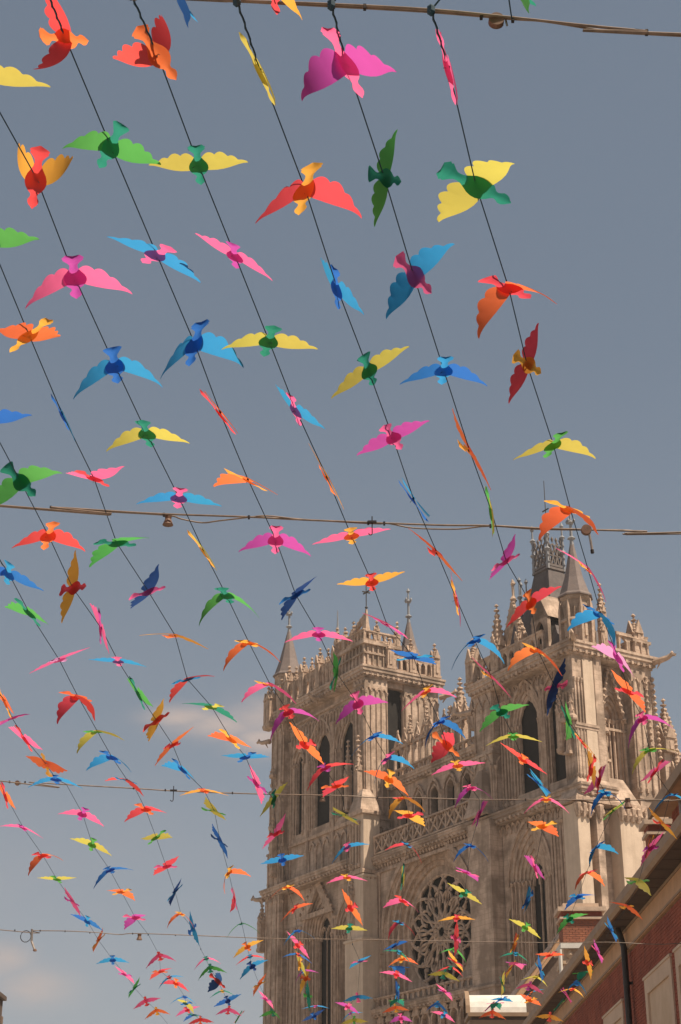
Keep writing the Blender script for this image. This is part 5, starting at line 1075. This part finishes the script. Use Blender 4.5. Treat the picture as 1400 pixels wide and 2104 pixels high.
CORDS = {
'c1': [(-0.664, 4.53, 6.2), (-0.652, 4.999, 6.2), (-0.646, 5.052, 6.196)],
'c2': [(-0.327, 4.577, 6.2), (-0.27, 4.985, 6.2), (-0.257, 5.075, 6.195)],
'c3': [(0.563, 4.577, 6.2), (0.653, 4.958, 6.2), (0.694, 5.161, 6.188)],
'a1': [(0.365, 5.116, 6.192), (0.454, 5.439, 6.169), (0.624, 6.191, 6.121), (0.847, 6.989, 6.078), (1.013, 7.706, 6.046), (1.26, 8.6, 6.015), (1.469, 9.459, 5.995), (1.713, 10.416, 5.982), (1.93, 11.286, 5.98), (2.205, 12.248, 5.99), (2.436, 13.151, 6.008), (2.692, 13.975, 6.034), (3.177, 16.079, 6.138), (3.545, 17.171, 6.194)],
'a2': [(-0.037, 5.088, 6.194), (0.024, 5.406, 6.171), (0.201, 6.139, 6.124), (0.364, 6.885, 6.083), (0.564, 7.765, 6.044), (0.769, 8.672, 6.013), (0.968, 9.494, 5.994), (1.134, 10.281, 5.983), (1.382, 11.05, 5.98), (1.547, 12.072, 5.987), (1.794, 13.013, 6.005), (2.043, 14.056, 6.037), (2.281, 14.84, 6.07), (2.525, 15.965, 6.131), (2.915, 17.366, 6.187)],
'a3': [(-0.415, 5.067, 6.195), (-0.338, 5.454, 6.168), (-0.164, 6.218, 6.12), (-0.017, 6.997, 6.078), (0.152, 7.765, 6.044), (0.306, 8.511, 6.018), (0.461, 9.319, 5.997), (0.653, 10.141, 5.985), (0.838, 10.974, 5.98), (1.034, 11.845, 5.984), (1.241, 12.747, 5.999), (1.414, 13.77, 6.027), (1.603, 14.603, 6.059), (1.79, 15.531, 6.105), (2.067, 16.632, 6.174), (2.231, 17.348, 6.187)],
'a4': [(-0.834, 5.032, 6.198), (-0.763, 5.355, 6.175), (-0.644, 6.048, 6.13), (-0.517, 6.725, 6.092), (-0.38, 7.475, 6.056), (-0.255, 8.194, 6.028), (-0.084, 9.017, 6.004), (0.071, 9.865, 5.988), (0.22, 10.652, 5.981), (0.348, 11.491, 5.981), (0.58, 12.248, 5.99), (0.72, 13.151, 6.008), (0.888, 14.089, 6.038), (1.004, 14.934, 6.075), (1.163, 15.788, 6.12), (1.381, 16.889, 6.192), (1.503, 17.348, 6.187)],
'a5': [(-1.172, 4.99, 6.2), (-1.131, 5.267, 6.181), (-1.026, 5.924, 6.137), (-0.9, 6.713, 6.092), (-0.777, 7.499, 6.055), (-0.688, 8.227, 6.027), (-0.571, 9.05, 6.003), (-0.431, 9.927, 5.987), (-0.322, 10.899, 5.98), (-0.167, 11.703, 5.983), (-0.032, 12.643, 5.997), (0.148, 13.511, 6.019), (0.307, 14.603, 6.059), (0.452, 15.468, 6.102), (0.502, 16.434, 6.16), (0.683, 17.277, 6.19)],
'a6': [(-1.511, 5.219, 6.184), (-1.53, 5.468, 6.167), (-1.394, 6.139, 6.124), (-1.329, 6.897, 6.083), (-1.228, 7.716, 6.046), (-1.133, 8.465, 6.019), (-1.019, 9.298, 5.998), (-0.927, 10.101, 5.985), (-0.823, 10.899, 5.98), (-0.71, 11.901, 5.985), (-0.589, 12.945, 6.003), (-0.463, 13.77, 6.027), (-0.332, 14.934, 6.075), (-0.156, 15.898, 6.127), (-0.051, 16.811, 6.186), (0.016, 17.224, 6.192)],
'a7': [(-1.782, 5.924, 6.137), (-1.695, 6.608, 6.098), (-1.644, 7.42, 6.058), (-1.594, 8.238, 6.027), (-1.52, 9.03, 6.004), (-1.497, 9.982, 5.986), (-1.376, 10.833, 5.98), (-1.268, 11.735, 5.983), (-1.267, 12.812, 6.0), (-1.124, 13.616, 6.022), (-1.023, 14.711, 6.064), (-0.925, 15.427, 6.1), (-0.876, 16.682, 6.177), (-0.758, 17.171, 6.194)],
'a8': [(-2.087, 7.57, 6.052), (-2.033, 8.305, 6.024), (-1.98, 9.069, 6.003), (-1.934, 9.865, 5.988), (-1.907, 10.769, 5.98), (-1.813, 11.575, 5.982), (-1.78, 12.345, 5.991), (-1.716, 13.221, 6.01), (-1.65, 14.056, 6.037), (-1.589, 14.934, 6.075), (-1.59, 15.965, 6.131), (-1.453, 17.032, 6.199)],
'a9': [(-2.388, 9.566, 5.993), (-2.315, 10.502, 5.982), (-2.301, 11.246, 5.98), (-2.246, 12.308, 5.99), (-2.243, 13.293, 6.012), (-2.233, 14.426, 6.052), (-2.23, 15.427, 6.1), (-2.21, 16.507, 6.165), (-2.18, 16.942, 6.196)],
'a10': [(-2.912, 12.492, 5.994), (-2.894, 13.438, 6.016), (-2.931, 13.975, 6.034), (-2.945, 14.711, 6.064), (-2.923, 15.744, 6.118), (-2.939, 16.434, 6.16), (-2.876, 16.734, 6.181)],
'b1': [(-3.551, 16.607, 6.172), (-3.607, 17.224, 6.192), (-3.632, 18.453, 6.15), (-3.612, 19.693, 6.116), (-3.631, 20.912, 6.089), (-3.624, 22.252, 6.068), (-3.61, 23.56, 6.055), (-3.648, 25.028, 6.05), (-3.66, 26.799, 6.058), (-3.654, 28.368, 6.077), (-3.688, 30.091, 6.111), (-3.698, 32.011, 6.165), (-3.656, 33.567, 6.2), (-3.627, 35.583, 6.2)],
'b2': [(-2.876, 16.734, 6.181), (-2.874, 17.902, 6.168), (-2.942, 19.194, 6.129), (-2.89, 20.42, 6.099), (-2.89, 21.63, 6.077), (-2.898, 23.284, 6.057), (-2.848, 24.553, 6.05), (-2.866, 26.373, 6.054), (-3.018, 28.034, 6.072), (-2.887, 29.441, 6.096), (-2.903, 31.38, 6.145), (-3.041, 33.499, 6.2), (-2.89, 34.91, 6.2)],
'b3': [(-2.18, 16.942, 6.196), (-2.154, 17.713, 6.174), (-2.153, 18.869, 6.138), (-2.166, 20.246, 6.103), (-2.183, 21.63, 6.077), (-2.229, 23.015, 6.059), (-2.148, 24.099, 6.052), (-2.165, 25.787, 6.051), (-2.155, 27.605, 6.066), (-2.135, 29.193, 6.091), (-2.145, 32.011, 6.165), (-2.216, 33.432, 6.2), (-2.087, 34.547, 6.2)],
'b4': [(-1.453, 17.032, 6.199), (-1.398, 17.807, 6.171), (-1.415, 19.041, 6.133), (-1.41, 20.547, 6.096), (-1.421, 22.1, 6.07), (-1.417, 23.701, 6.054), (-1.437, 25.57, 6.051), (-1.455, 27.449, 6.064), (-1.432, 29.568, 6.099), (-1.404, 31.769, 6.157), (-1.362, 33.773, 6.2)],
'b5': [(-0.758, 17.171, 6.194), (-0.728, 17.348, 6.187), (-0.744, 18.701, 6.143), (-0.715, 19.905, 6.111), (-0.698, 21.348, 6.081), (-0.637, 22.69, 6.063), (-0.627, 24.248, 6.051), (-0.648, 25.443, 6.05), (-0.658, 27.194, 6.061), (-0.603, 28.831, 6.084), (-0.596, 31.228, 6.141), (-0.494, 32.952, 6.198), (-0.544, 34.404, 6.2)],
'b6': [(0.016, 17.224, 6.192), (0.06, 17.998, 6.165), (0.075, 19.305, 6.126), (0.081, 20.807, 6.091), (0.147, 22.626, 6.063), (0.127, 24.062, 6.052), (0.186, 25.359, 6.05), (0.314, 26.946, 6.059), (0.318, 31.38, 6.145), (0.143, 33.031, 6.2), (0.282, 34.984, 6.2)],
'b7': [(0.683, 17.277, 6.19), (0.772, 17.96, 6.166), (0.796, 19.194, 6.129), (0.795, 20.833, 6.091), (0.84, 22.161, 6.069), (0.842, 23.63, 6.054), (0.835, 25.443, 6.05), (0.982, 26.703, 6.057), (0.948, 28.368, 6.077), (1.038, 30.643, 6.125), (1.081, 33.163, 6.2), (1.237, 34.692, 6.2)],
'b8': [(1.503, 17.348, 6.187), (1.546, 17.902, 6.168), (1.549, 19.239, 6.128), (1.596, 20.573, 6.096), (1.645, 21.745, 6.075), (1.637, 23.318, 6.057), (1.729, 24.867, 6.05), (1.847, 26.946, 6.059), (1.75, 28.255, 6.075), (1.894, 30.572, 6.123), (1.867, 32.513, 6.182), (2.086, 34.191, 6.2)],
'b9': [(2.231, 17.348, 6.187), (2.31, 18.393, 6.152), (2.425, 20.295, 6.102), (2.527, 22.161, 6.069), (2.682, 23.989, 6.052), (2.66, 25.359, 6.05), (2.844, 27.094, 6.06), (2.808, 27.711, 6.067), (2.844, 29.441, 6.096), (3.029, 31.769, 6.157), (2.915, 33.031, 6.2), (3.041, 33.842, 6.2)],
'b10': [(2.915, 17.366, 6.187), (3.017, 17.77, 6.173), (3.044, 19.305, 6.126), (3.102, 20.547, 6.096), (3.172, 21.921, 6.072), (3.241, 23.387, 6.056), (3.22, 24.948, 6.05), (3.307, 26.327, 6.054), (3.308, 27.711, 6.067), (3.341, 29.696, 6.102), (3.597, 31.93, 6.163)],
'b11': [(3.545, 17.171, 6.194), (3.659, 18.292, 6.155), (3.707, 19.35, 6.125), (3.678, 19.418, 6.123), (3.836, 21.019, 6.087), (3.932, 22.531, 6.064), (3.952, 24.173, 6.052), (4.016, 26.008, 6.052), (4.013, 27.094, 6.06), (4.134, 29.316, 6.094), (4.208, 31.228, 6.141), (4.236, 32.774, 6.192), (4.256, 34.404, 6.2)],
}
CABLES = [('overhead_cable', 'thick tan double cable across the top of the photo', [(-11.5, 3.699, 6.73), (-1.577, 4.958, 6.23), (-1.238, 5.001, 6.23), (-0.839, 5.064, 6.228), (-0.49, 5.093, 6.226), (-0.418, 5.098, 6.225), (-0.037, 5.118, 6.224), (0.367, 5.147, 6.222), (0.695, 5.189, 6.219), (0.998, 5.232, 6.216), (1.263, 5.264, 6.213), (1.406, 5.28, 6.212), (6.95, 5.9, 6.512)], 0.006, [(-11.5, 3.705, 6.73), (-1.578, 4.964, 6.23), (-1.239, 5.007, 6.23), (-0.84, 5.072, 6.227), (-0.49, 5.1, 6.225), (-0.418, 5.103, 6.225), (-0.037, 5.129, 6.223), (0.368, 5.16, 6.221), (0.695, 5.197, 6.218), (0.836, 5.21, 6.217), (1.102, 5.264, 6.213), (1.264, 5.272, 6.213), (1.408, 5.291, 6.212), (6.95, 6.022, 6.512)], [(0.098, 5.131, 6.223), (0.573, 5.181, 6.219), (0.703, 5.197, 6.218), (1.261, 5.269, 6.213)]), ('overhead_cable', 'wavy tan double cable across the middle, above the towers', [(-11.5, 8.675, 6.525), (-2.2, 9.473, 6.025), (-1.862, 9.502, 6.025), (-1.478, 9.559, 6.024), (-1.146, 9.603, 6.023), (-0.602, 9.646, 6.022), (-0.254, 9.69, 6.022), (0.207, 9.735, 6.021), (0.672, 9.772, 6.02), (0.987, 9.78, 6.02), (1.285, 9.818, 6.02), (1.61, 9.84, 6.019), (2.034, 9.871, 6.019), (2.263, 9.886, 6.019), (6.95, 10.193, 6.319)], 0.0062, [(-11.5, 8.705, 6.53), (-2.206, 9.498, 6.03), (-1.866, 9.527, 6.03), (-1.481, 9.584, 6.029), (-1.124, 9.635, 6.028), (-1.043, 9.687, 6.027), (-0.911, 9.746, 6.026), (-0.797, 9.716, 6.026), (-0.603, 9.665, 6.027), (-0.475, 9.643, 6.028), (-0.254, 9.694, 6.027), (0.208, 9.761, 6.026), (0.32, 9.761, 6.026), (0.483, 9.829, 6.025), (0.773, 9.844, 6.024), (0.988, 9.798, 6.025), (1.289, 9.844, 6.024), (1.613, 9.859, 6.024), (1.871, 9.859, 6.024), (2.039, 9.897, 6.024), (2.269, 9.92, 6.023), (6.95, 10.388, 6.323)], [(-1.863, 9.509, 6.025), (-1.146, 9.61, 6.023), (-0.596, 9.646, 6.022), (0.182, 9.735, 6.021), (0.287, 9.742, 6.021), (0.987, 9.78, 6.02)]), ('overhead_cable', 'thin tan cable crossing the left tower below its tall openings', [(-11.5, 14.742, 6.697), (-3.585, 16.64, 6.197), (-3.268, 16.716, 6.202), (-2.895, 16.843, 6.211), (-2.194, 17.053, 6.226), (-1.804, 17.16, 6.228), (-1.416, 17.213, 6.226), (-0.763, 17.283, 6.224), (0.016, 17.336, 6.222), (0.371, 17.407, 6.219), (0.715, 17.407, 6.219), (1.515, 17.479, 6.217), (2.248, 17.479, 6.217), (2.936, 17.497, 6.216), (3.245, 17.497, 6.216), (3.603, 17.479, 6.217), (3.747, 17.479, 6.217), (6.95, 17.479, 6.517)], 0.0065, None, [(-3.467, 16.69, 6.2), (-3.309, 16.716, 6.202), (-2.207, 17.026, 6.224), (-1.879, 17.125, 6.229), (-1.165, 17.23, 6.226), (0.402, 17.407, 6.219), (2.02, 17.479, 6.217)]), ('overhead_cable', 'lowest thin cable crossing the rose window and brick building', [(-11.5, 23.331, 6.582), (-5.045, 24.336, 6.082), (-4.557, 24.412, 6.081), (-4.024, 24.45, 6.081), (-3.609, 24.564, 6.081), (-3.303, 24.719, 6.08), (-3.04, 24.641, 6.081), (-2.184, 24.797, 6.08), (-1.102, 25.035, 6.08), (0.0, 25.116, 6.08), (0.961, 25.197, 6.08), (2.078, 25.321, 6.08), (3.298, 25.404, 6.08), (4.088, 25.362, 6.08), (5.257, 25.445, 6.08), (6.95, 25.565, 6.38)], 0.0065, None, [(-4.794, 24.374, 6.081), (-4.428, 24.412, 6.081), (-4.067, 24.45, 6.081), (-3.717, 24.564, 6.081), (-3.091, 24.641, 6.081), (-2.464, 24.758, 6.08)])]
FITTINGS = [('round brown cable fitting with steel clamp on the topmost cable', (0.636, 5.2, 6.218), 0.032, 'disc'), ('small brown cup fitting hanging from the middle cable at left', (-1.121, 9.646, 6.022), 0.036, 'cup'), ('dark clamp with hook under the middle cable beside pink bird', (0.207, 9.72, 6.021), 0.032, 'hook'), ('round brown pulley with hanging steel rod at right of the middle cable', (1.627, 9.848, 6.019), 0.034, 'rod'), ('small round brown fitting at the left end of the third cable', (-3.395, 16.741, 6.204), 0.026, 'disc'), ('dark clamp with hanging hook left of centre on the third cable', (-1.792, 17.143, 6.229), 0.04, 'hook'), ('pale cup fitting on the third cable below the left tower openings', (-0.195, 17.354, 6.221), 0.034, 'cup'), ('pale cup fitting on the third cable before the sunlit right piers', (3.141, 17.516, 6.215), 0.05, 'cup'), ('wire loop with hanging bulb rod at left of the lowest cable', (-4.55, 24.412, 6.081), 0.07, 'loop'), ('small brown cup fitting on the lowest cable left of centre', (-3.002, 24.758, 6.08), 0.045, 'cup')]
def h2(p, n=8):
    return p
def wing_mesh(side, dl):
    """thin film wing: straight leading edge, scalloped trailing edge, drooping by dl"""
    lead = [(0, .052), (.10, .058), (.22, .064), (.36, .064), (.50, .056), (.62, .043), (.72, .029), (.82, .015), (.91, .006), (1.0, .004)]
    def trail(s):
        if s < .08: return -.048 - .12 * s
        for a, b, ea, eb, d in ((.08, .34, -.058, -.078, .034), (.34, .60, -.078, -.056, .036), (.60, .80, -.056, -.024, .024)):
            if a <= s < b: t = (s - a) / (b - a); return ea * (1 - t) + eb * t - d * math.sin(t * math.pi) ** .75
        t = (s - .80) / .20; return -.024 + .018 * t - .008 * math.sin(t * math.pi)
    n = 44; X = []; x = z = 0.0; L = .265
    pts = [(0.0, 0.0)]
    for i in range(n):
        s = (i + .5) / n; th = dl * (.5 + s); x += math.cos(th) * L / n; z -= math.sin(th) * L / n; pts.append((x, z))
    vs = []; fs = []; m = 4
    for i in range(n + 1):
        s = i / n
        for k in range(len(lead) - 1):
            if lead[k][0] <= s <= lead[k + 1][0]:
                t = (s - lead[k][0]) / (lead[k + 1][0] - lead[k][0]); ya = lead[k][1] * (1 - t) + lead[k + 1][1] * t; break
        yb = trail(s) if i < n else ya - .003
        px, pz = pts[i]
        for j in range(m):
            t = j / (m - 1); y = ya * (1 - t) + yb * t
            cz = .006 * math.sin(t * math.pi) * (1 - s * .6)
            vs.append((side * px, y, pz + .004 + cz))
    for i in range(n):
        for j in range(m - 1):
            a = i * m + j; q = (a, a + 1, a + m + 1, a + m); fs.append(q if side < 0 else q[::-1])
    return vs, fs
def body_mesh(kind):
    # half widths along the body, head at +y ; the film is creased along its middle
    prof = [(.188, .002), (.176, .010), (.166, .019), (.150, .026), (.134, .027), (.120, .020), (.108, .016), (.094, .019), (.076, .034), (.056, .045), (.030, .052), (.004, .051), (-.022, .044), (-.046, .032), (-.070, .021), (-.092, .017),
            (-.110, .018), (-.126, .027), (-.142, .039), (-.150, .045), (-.158, .041), (-.166, .048), (-.176, .040)]
    tail = [(-.190, .030), (-.182, .002)] if kind == 0 else ([(-.194, .034), (-.198, .004)] if kind == 1 else [(-.186, .020), (-.196, .003)])
    if kind == 1: prof = prof[:16] + [(-.112, .019), (-.130, .026), (-.150, .034), (-.168, .041), (-.182, .045)]
    prof = prof + tail
    vs = []; fs = []
    for y, w in prof:
        cr = .012 if abs(y) < .09 else .020
        for t in (-1, -.5, 0, .5, 1): vs.append((w * t, y, -.006 - cr * (w / .05) * (1 - abs(t)) * .8))
    for i in range(len(prof) - 1):
        for j in range(4):
            a = i * 5 + j; fs.append((a, a + 5, a + 6, a + 1))
    return vs, fs
def film(name, vf, m, parent):
    me = bpy.data.meshes.new(name); me.from_pydata(vf[0], [], vf[1]); me.materials.append(m)
    for p in me.polygons: p.use_smooth = True
    o = bpy.data.objects.new(name, me); COL.objects.link(o); o.parent = parent; return o
BODY = {}
ORD = ['', 'first', 'second', 'third', 'fourth', 'fifth', 'sixth', 'seventh', 'eighth', 'ninth', 'tenth', 'eleventh', 'twelfth', 'thirteenth', 'fourteenth', 'fifteenth', 'sixteenth', 'seventeenth', 'eighteenth', 'nineteenth', 'twentieth', 'twenty-first', 'twenty-second', 'twenty-third', 'twenty-fourth', 'twenty-fifth']
def cordname(k):
    p, n = k[0], int(k[1:])
    if p == 'c': return {1: 'cord at top left edge', 2: 'cord at top middle edge', 3: 'cord at top right edge'}[n]
    if p == 'a': return '%s near cord from the right' % ORD[n]
    return '%s far cord from the left' % ORD[n]
cnt = {}
for rec in sorted(BIRDS, key=lambda r: (r[0], r[1])):
    sk, si, px, py, pz, qw, qx, qy, qz, dL, dR, sc, wc, bc = rec
    cnt[sk] = cnt.get(sk, 0) + 1
    wn, bn = PC[wc][0], PC[bc][0]
    lab = '%s bird with %s body, %s down %s' % (wn, bn, ORD[cnt[sk]], cordname(sk).replace('the ', '')) if sk[0] != 'c' else '%s wing tip of a bird cutout on the %s' % (wn, cordname(sk))
    t = bpy.data.objects.new('bird_cutout', None); COL.objects.link(t)
    t.rotation_mode = 'QUATERNION'; t.rotation_quaternion = (qw, qx, qy, qz); t.location = (px, py, pz); t.scale = (sc, sc, sc)
    t.empty_display_size = .1
    t['label'] = lab; t['category'] = 'paper bird'; t['group'] = 'coloured bird cutouts on the cords'
    film('wing', wing_mesh(-1, dL), PM[wc], t); film('wing', wing_mesh(1, dR), PM[wc], t)
    kind = (cnt[sk] * 7 + ord(sk[1])) % 3
    if kind not in BODY: BODY[kind] = body_mesh(kind)
    key = (kind, bc)
    if key not in BODY:
        BODY[key] = film('body', BODY[kind], PM[bc], t)
    else:
        o = BODY[key].copy(); COL.objects.link(o); o.parent = t; o.name = 'body'

def smooth(pts, n=5):
    P = [Vector(p) for p in pts]; out_ = []
    for i in range(len(P) - 1):
        a, b, c_, d = P[max(i - 1, 0)], P[i], P[i + 1], P[min(i + 2, len(P) - 1)]
        for j in range(n):
            t = j / n
            out_.append(.5 * ((2 * b) + (c_ - a) * t + (2 * a - 5 * b + 4 * c_ - d) * t * t + (3 * b - a - 3 * c_ + d) * t ** 3))
    out_.append(P[-1]); return out_
for k, pts in CORDS.items():
    t = bpy.data.objects.new('cord', None); COL.objects.link(t)
    nm = cordname(k)
    t['label'] = 'dark cord, the ' + nm + ', strung with birds'; t['category'] = 'cord'; t['group'] = 'cords carrying the birds'
    m_ = MB(); r_ = .0030 if k[0] in 'ac' else .0026
    m_.tube(pts if k[0] != 'q' else pts, r_, 5); m_.build('line', CORD, t)
    for p in pts[1:-1]:
        m_ = MB(); p = Vector(p); q_ = random.uniform(.8, 1.3)
        m_.frus(p.x, p.y, [(.003, p.z - .012 * q_), (.008 * q_, p.z - .004), (.008 * q_, p.z + .006), (.002, p.z + .014 * q_)], 5)
        m_.tube([p, p + Vector((random.uniform(-.03, .03), random.uniform(-.03, .03), -.02 * q_))], .0016, 3); m_.build('bird_tie', CORD, t)
    if k[0] == 'a':
        P = [Vector(p) for p in pts]; d = (P[1] - P[0]).normalized()
        m_ = MB(); L = min(1.15, (P[1] - P[0]).length * .9)
        m_.tube([P[0] + d * (L * i / 12) + Vector((.003 * math.sin(i * 2.1), 0, .003 * math.cos(i * 2.1))) for i in range(13)], .005, 5, .0035)
        m_.frus(*(P[0].xy), [(.004, P[0].z - .03), (.018, P[0].z - .012), (.018, P[0].z + .012), (.004, P[0].z + .03)], 6)
        m_.tube([P[0], P[0] + Vector((.05, -.02, .06)), P[0] + Vector((.09, -.03, .055))], .005, 4)
        m_.build('knot', CORD, t)

def cable_thing(name, label, pts, r, second=None, clips=()):
    t = thing(name, label, 'cable', (0, 0, 0), 0, 'cables across the street')
    m_ = MB(); m_.tube(smooth(pts, 4), r, 6); m_.build('wire', CABLE, t)
    if second: m_ = MB(); m_.tube(smooth(second, 4), r * .8, 6); m_.build('wire', CABLE, t)
    for p in clips:
        m_ = MB(); p = Vector(p); m_.box(p.x - r * 1.0, p.x + r * 1.0, p.y - r * 1.6, p.y + r * 1.6, p.z - r * 2.2, p.z + r * 1.35); m_.build('clip', CLIP, t)
    return t
for nm, lab, pts, r, sec, clips in CABLES: cable_thing(nm, lab, pts, r, sec, clips)
def lamp_holder(label, p, r, style):
    t = thing('lamp_holder', label, 'fitting', p, 0, 'fittings hung on the cables')
    m_ = MB()
    if style == 'disc':
        vs = []; fs = []; n = 16
        for y_ in (-r * .45, r * .45):
            for i in range(n): a = 2 * math.pi * i / n; vs.append((r * math.cos(a), y_, r * math.sin(a) - r * .2))
        for i in range(n): j = (i + 1) % n; fs.append((i, j, n + j, n + i))
        fs += [tuple(range(n)), tuple(range(n, 2 * n))[::-1]]; m_.add(vs, fs); m_.build('disc', RUST, t)
        m_ = MB(); m_.tube([(r * 1.15, 0, r * .5), (r * 1.25, 0, -r * .4), (r * 1.35, 0, -r * 1.0)], r * .14, 6); m_.build('clamp', STEEL, t)
    elif style == 'cup':
        m_.frus(0, 0, [(r * .7, .01), (r * .55, -r * .5), (r * 1.0, -r * 1.6)], 10); m_.build('cup', RUST, t)
        m_ = MB(); m_.box(-r * .5, r * .5, -r * .4, r * .4, -.01, r * .5); m_.build('bracket', CLIP, t)
    elif style == 'hook':
        m_.tube([(0, 0, r * 1.2), (0, 0, -r * 1.0), (0, 0, -r * 2.6)], r * .12, 5); m_.build('stem', CLIP, t)
        m_ = MB(); m_.tube([(.0 + r * .35 * math.cos(a) - r * .35, 0, -r * 2.6 + r * .35 * math.sin(a)) for a in [-.0 - i * .45 for i in range(8)]], r * .12, 5); m_.build('hook', CLIP, t)
        m_ = MB(); m_.box(-r * .9, r * .9, -r * .25, r * .25, -r * .25, r * .2); m_.build('clamp', CLIP, t)
    elif style == 'rod':
        vs = []; n = 14; fs = []
        for y_ in (-r * .5, r * .5):
            for i in range(n): a = 2 * math.pi * i / n; vs.append((r * math.cos(a), y_, r * math.sin(a)))
        for i in range(n): j = (i + 1) % n; fs.append((i, j, n + j, n + i))
        fs += [tuple(range(n)), tuple(range(n, 2 * n))[::-1]]; m_.add(vs, fs); m_.build('pulley', RUST, t)
        m_ = MB(); m_.tube([(r * .5, 0, -r * .8), (r * .7, 0, -r * 2.4), (r * .85, 0, -r * 4.2)], r * .26, 6); m_.build('rod', STEEL, t)
        m_ = MB(); m_.tube([(r * .85, 0, -r * 4.2), (r * .9, 0, -r * 4.9)], r * .36, 6); m_.build('cap', CLIP, t)
    elif style == 'loop':
        m_.tube([(-r * 1.2 + r * 1.1 * math.cos(a), 0, -r * 1.2 + r * 1.2 * math.sin(a)) for a in [i * .5 for i in range(14)]], r * .09, 5); m_.build('loop', CLIP, t)
        m_ = MB(); m_.tube([(0, 0, r * .3), (r * .1, 0, -r * 2.2), (r * .9, 0, -r * 4.0)], r * .26, 6); m_.build('rod', STEEL, t)
        m_ = MB(); m_.frus(r * .95, 0, [(r * .2, -r * 4.3), (r * .45, -r * 4.2), (r * .3, -r * 3.8)], 8); m_.build('bulb', RUST, t)
for a in FITTINGS: lamp_holder(*a)

# ------------------------------------------------------------ summer haze
hz = bpy.data.materials.new('haze'); hz.use_nodes = True; t_ = hz.node_tree; t_.nodes.clear()
o_ = N(t_, 'ShaderNodeOutputMaterial'); pv = N(t_, 'ShaderNodeVolumePrincipled'); pv.inputs['Density'].default_value = HAZE
pv.inputs['Color'].default_value = (0.95, 0.93, 0.92, 1); pv.inputs['Anisotropy'].default_value = 0.0
t_.links.new(pv.outputs[0], o_.inputs['Volume'])
m_ = MB(); m_.box(-620, 620, -320, 920, -1.0, 64.0); hb = m_.build('haze', hz, kind='stuff')
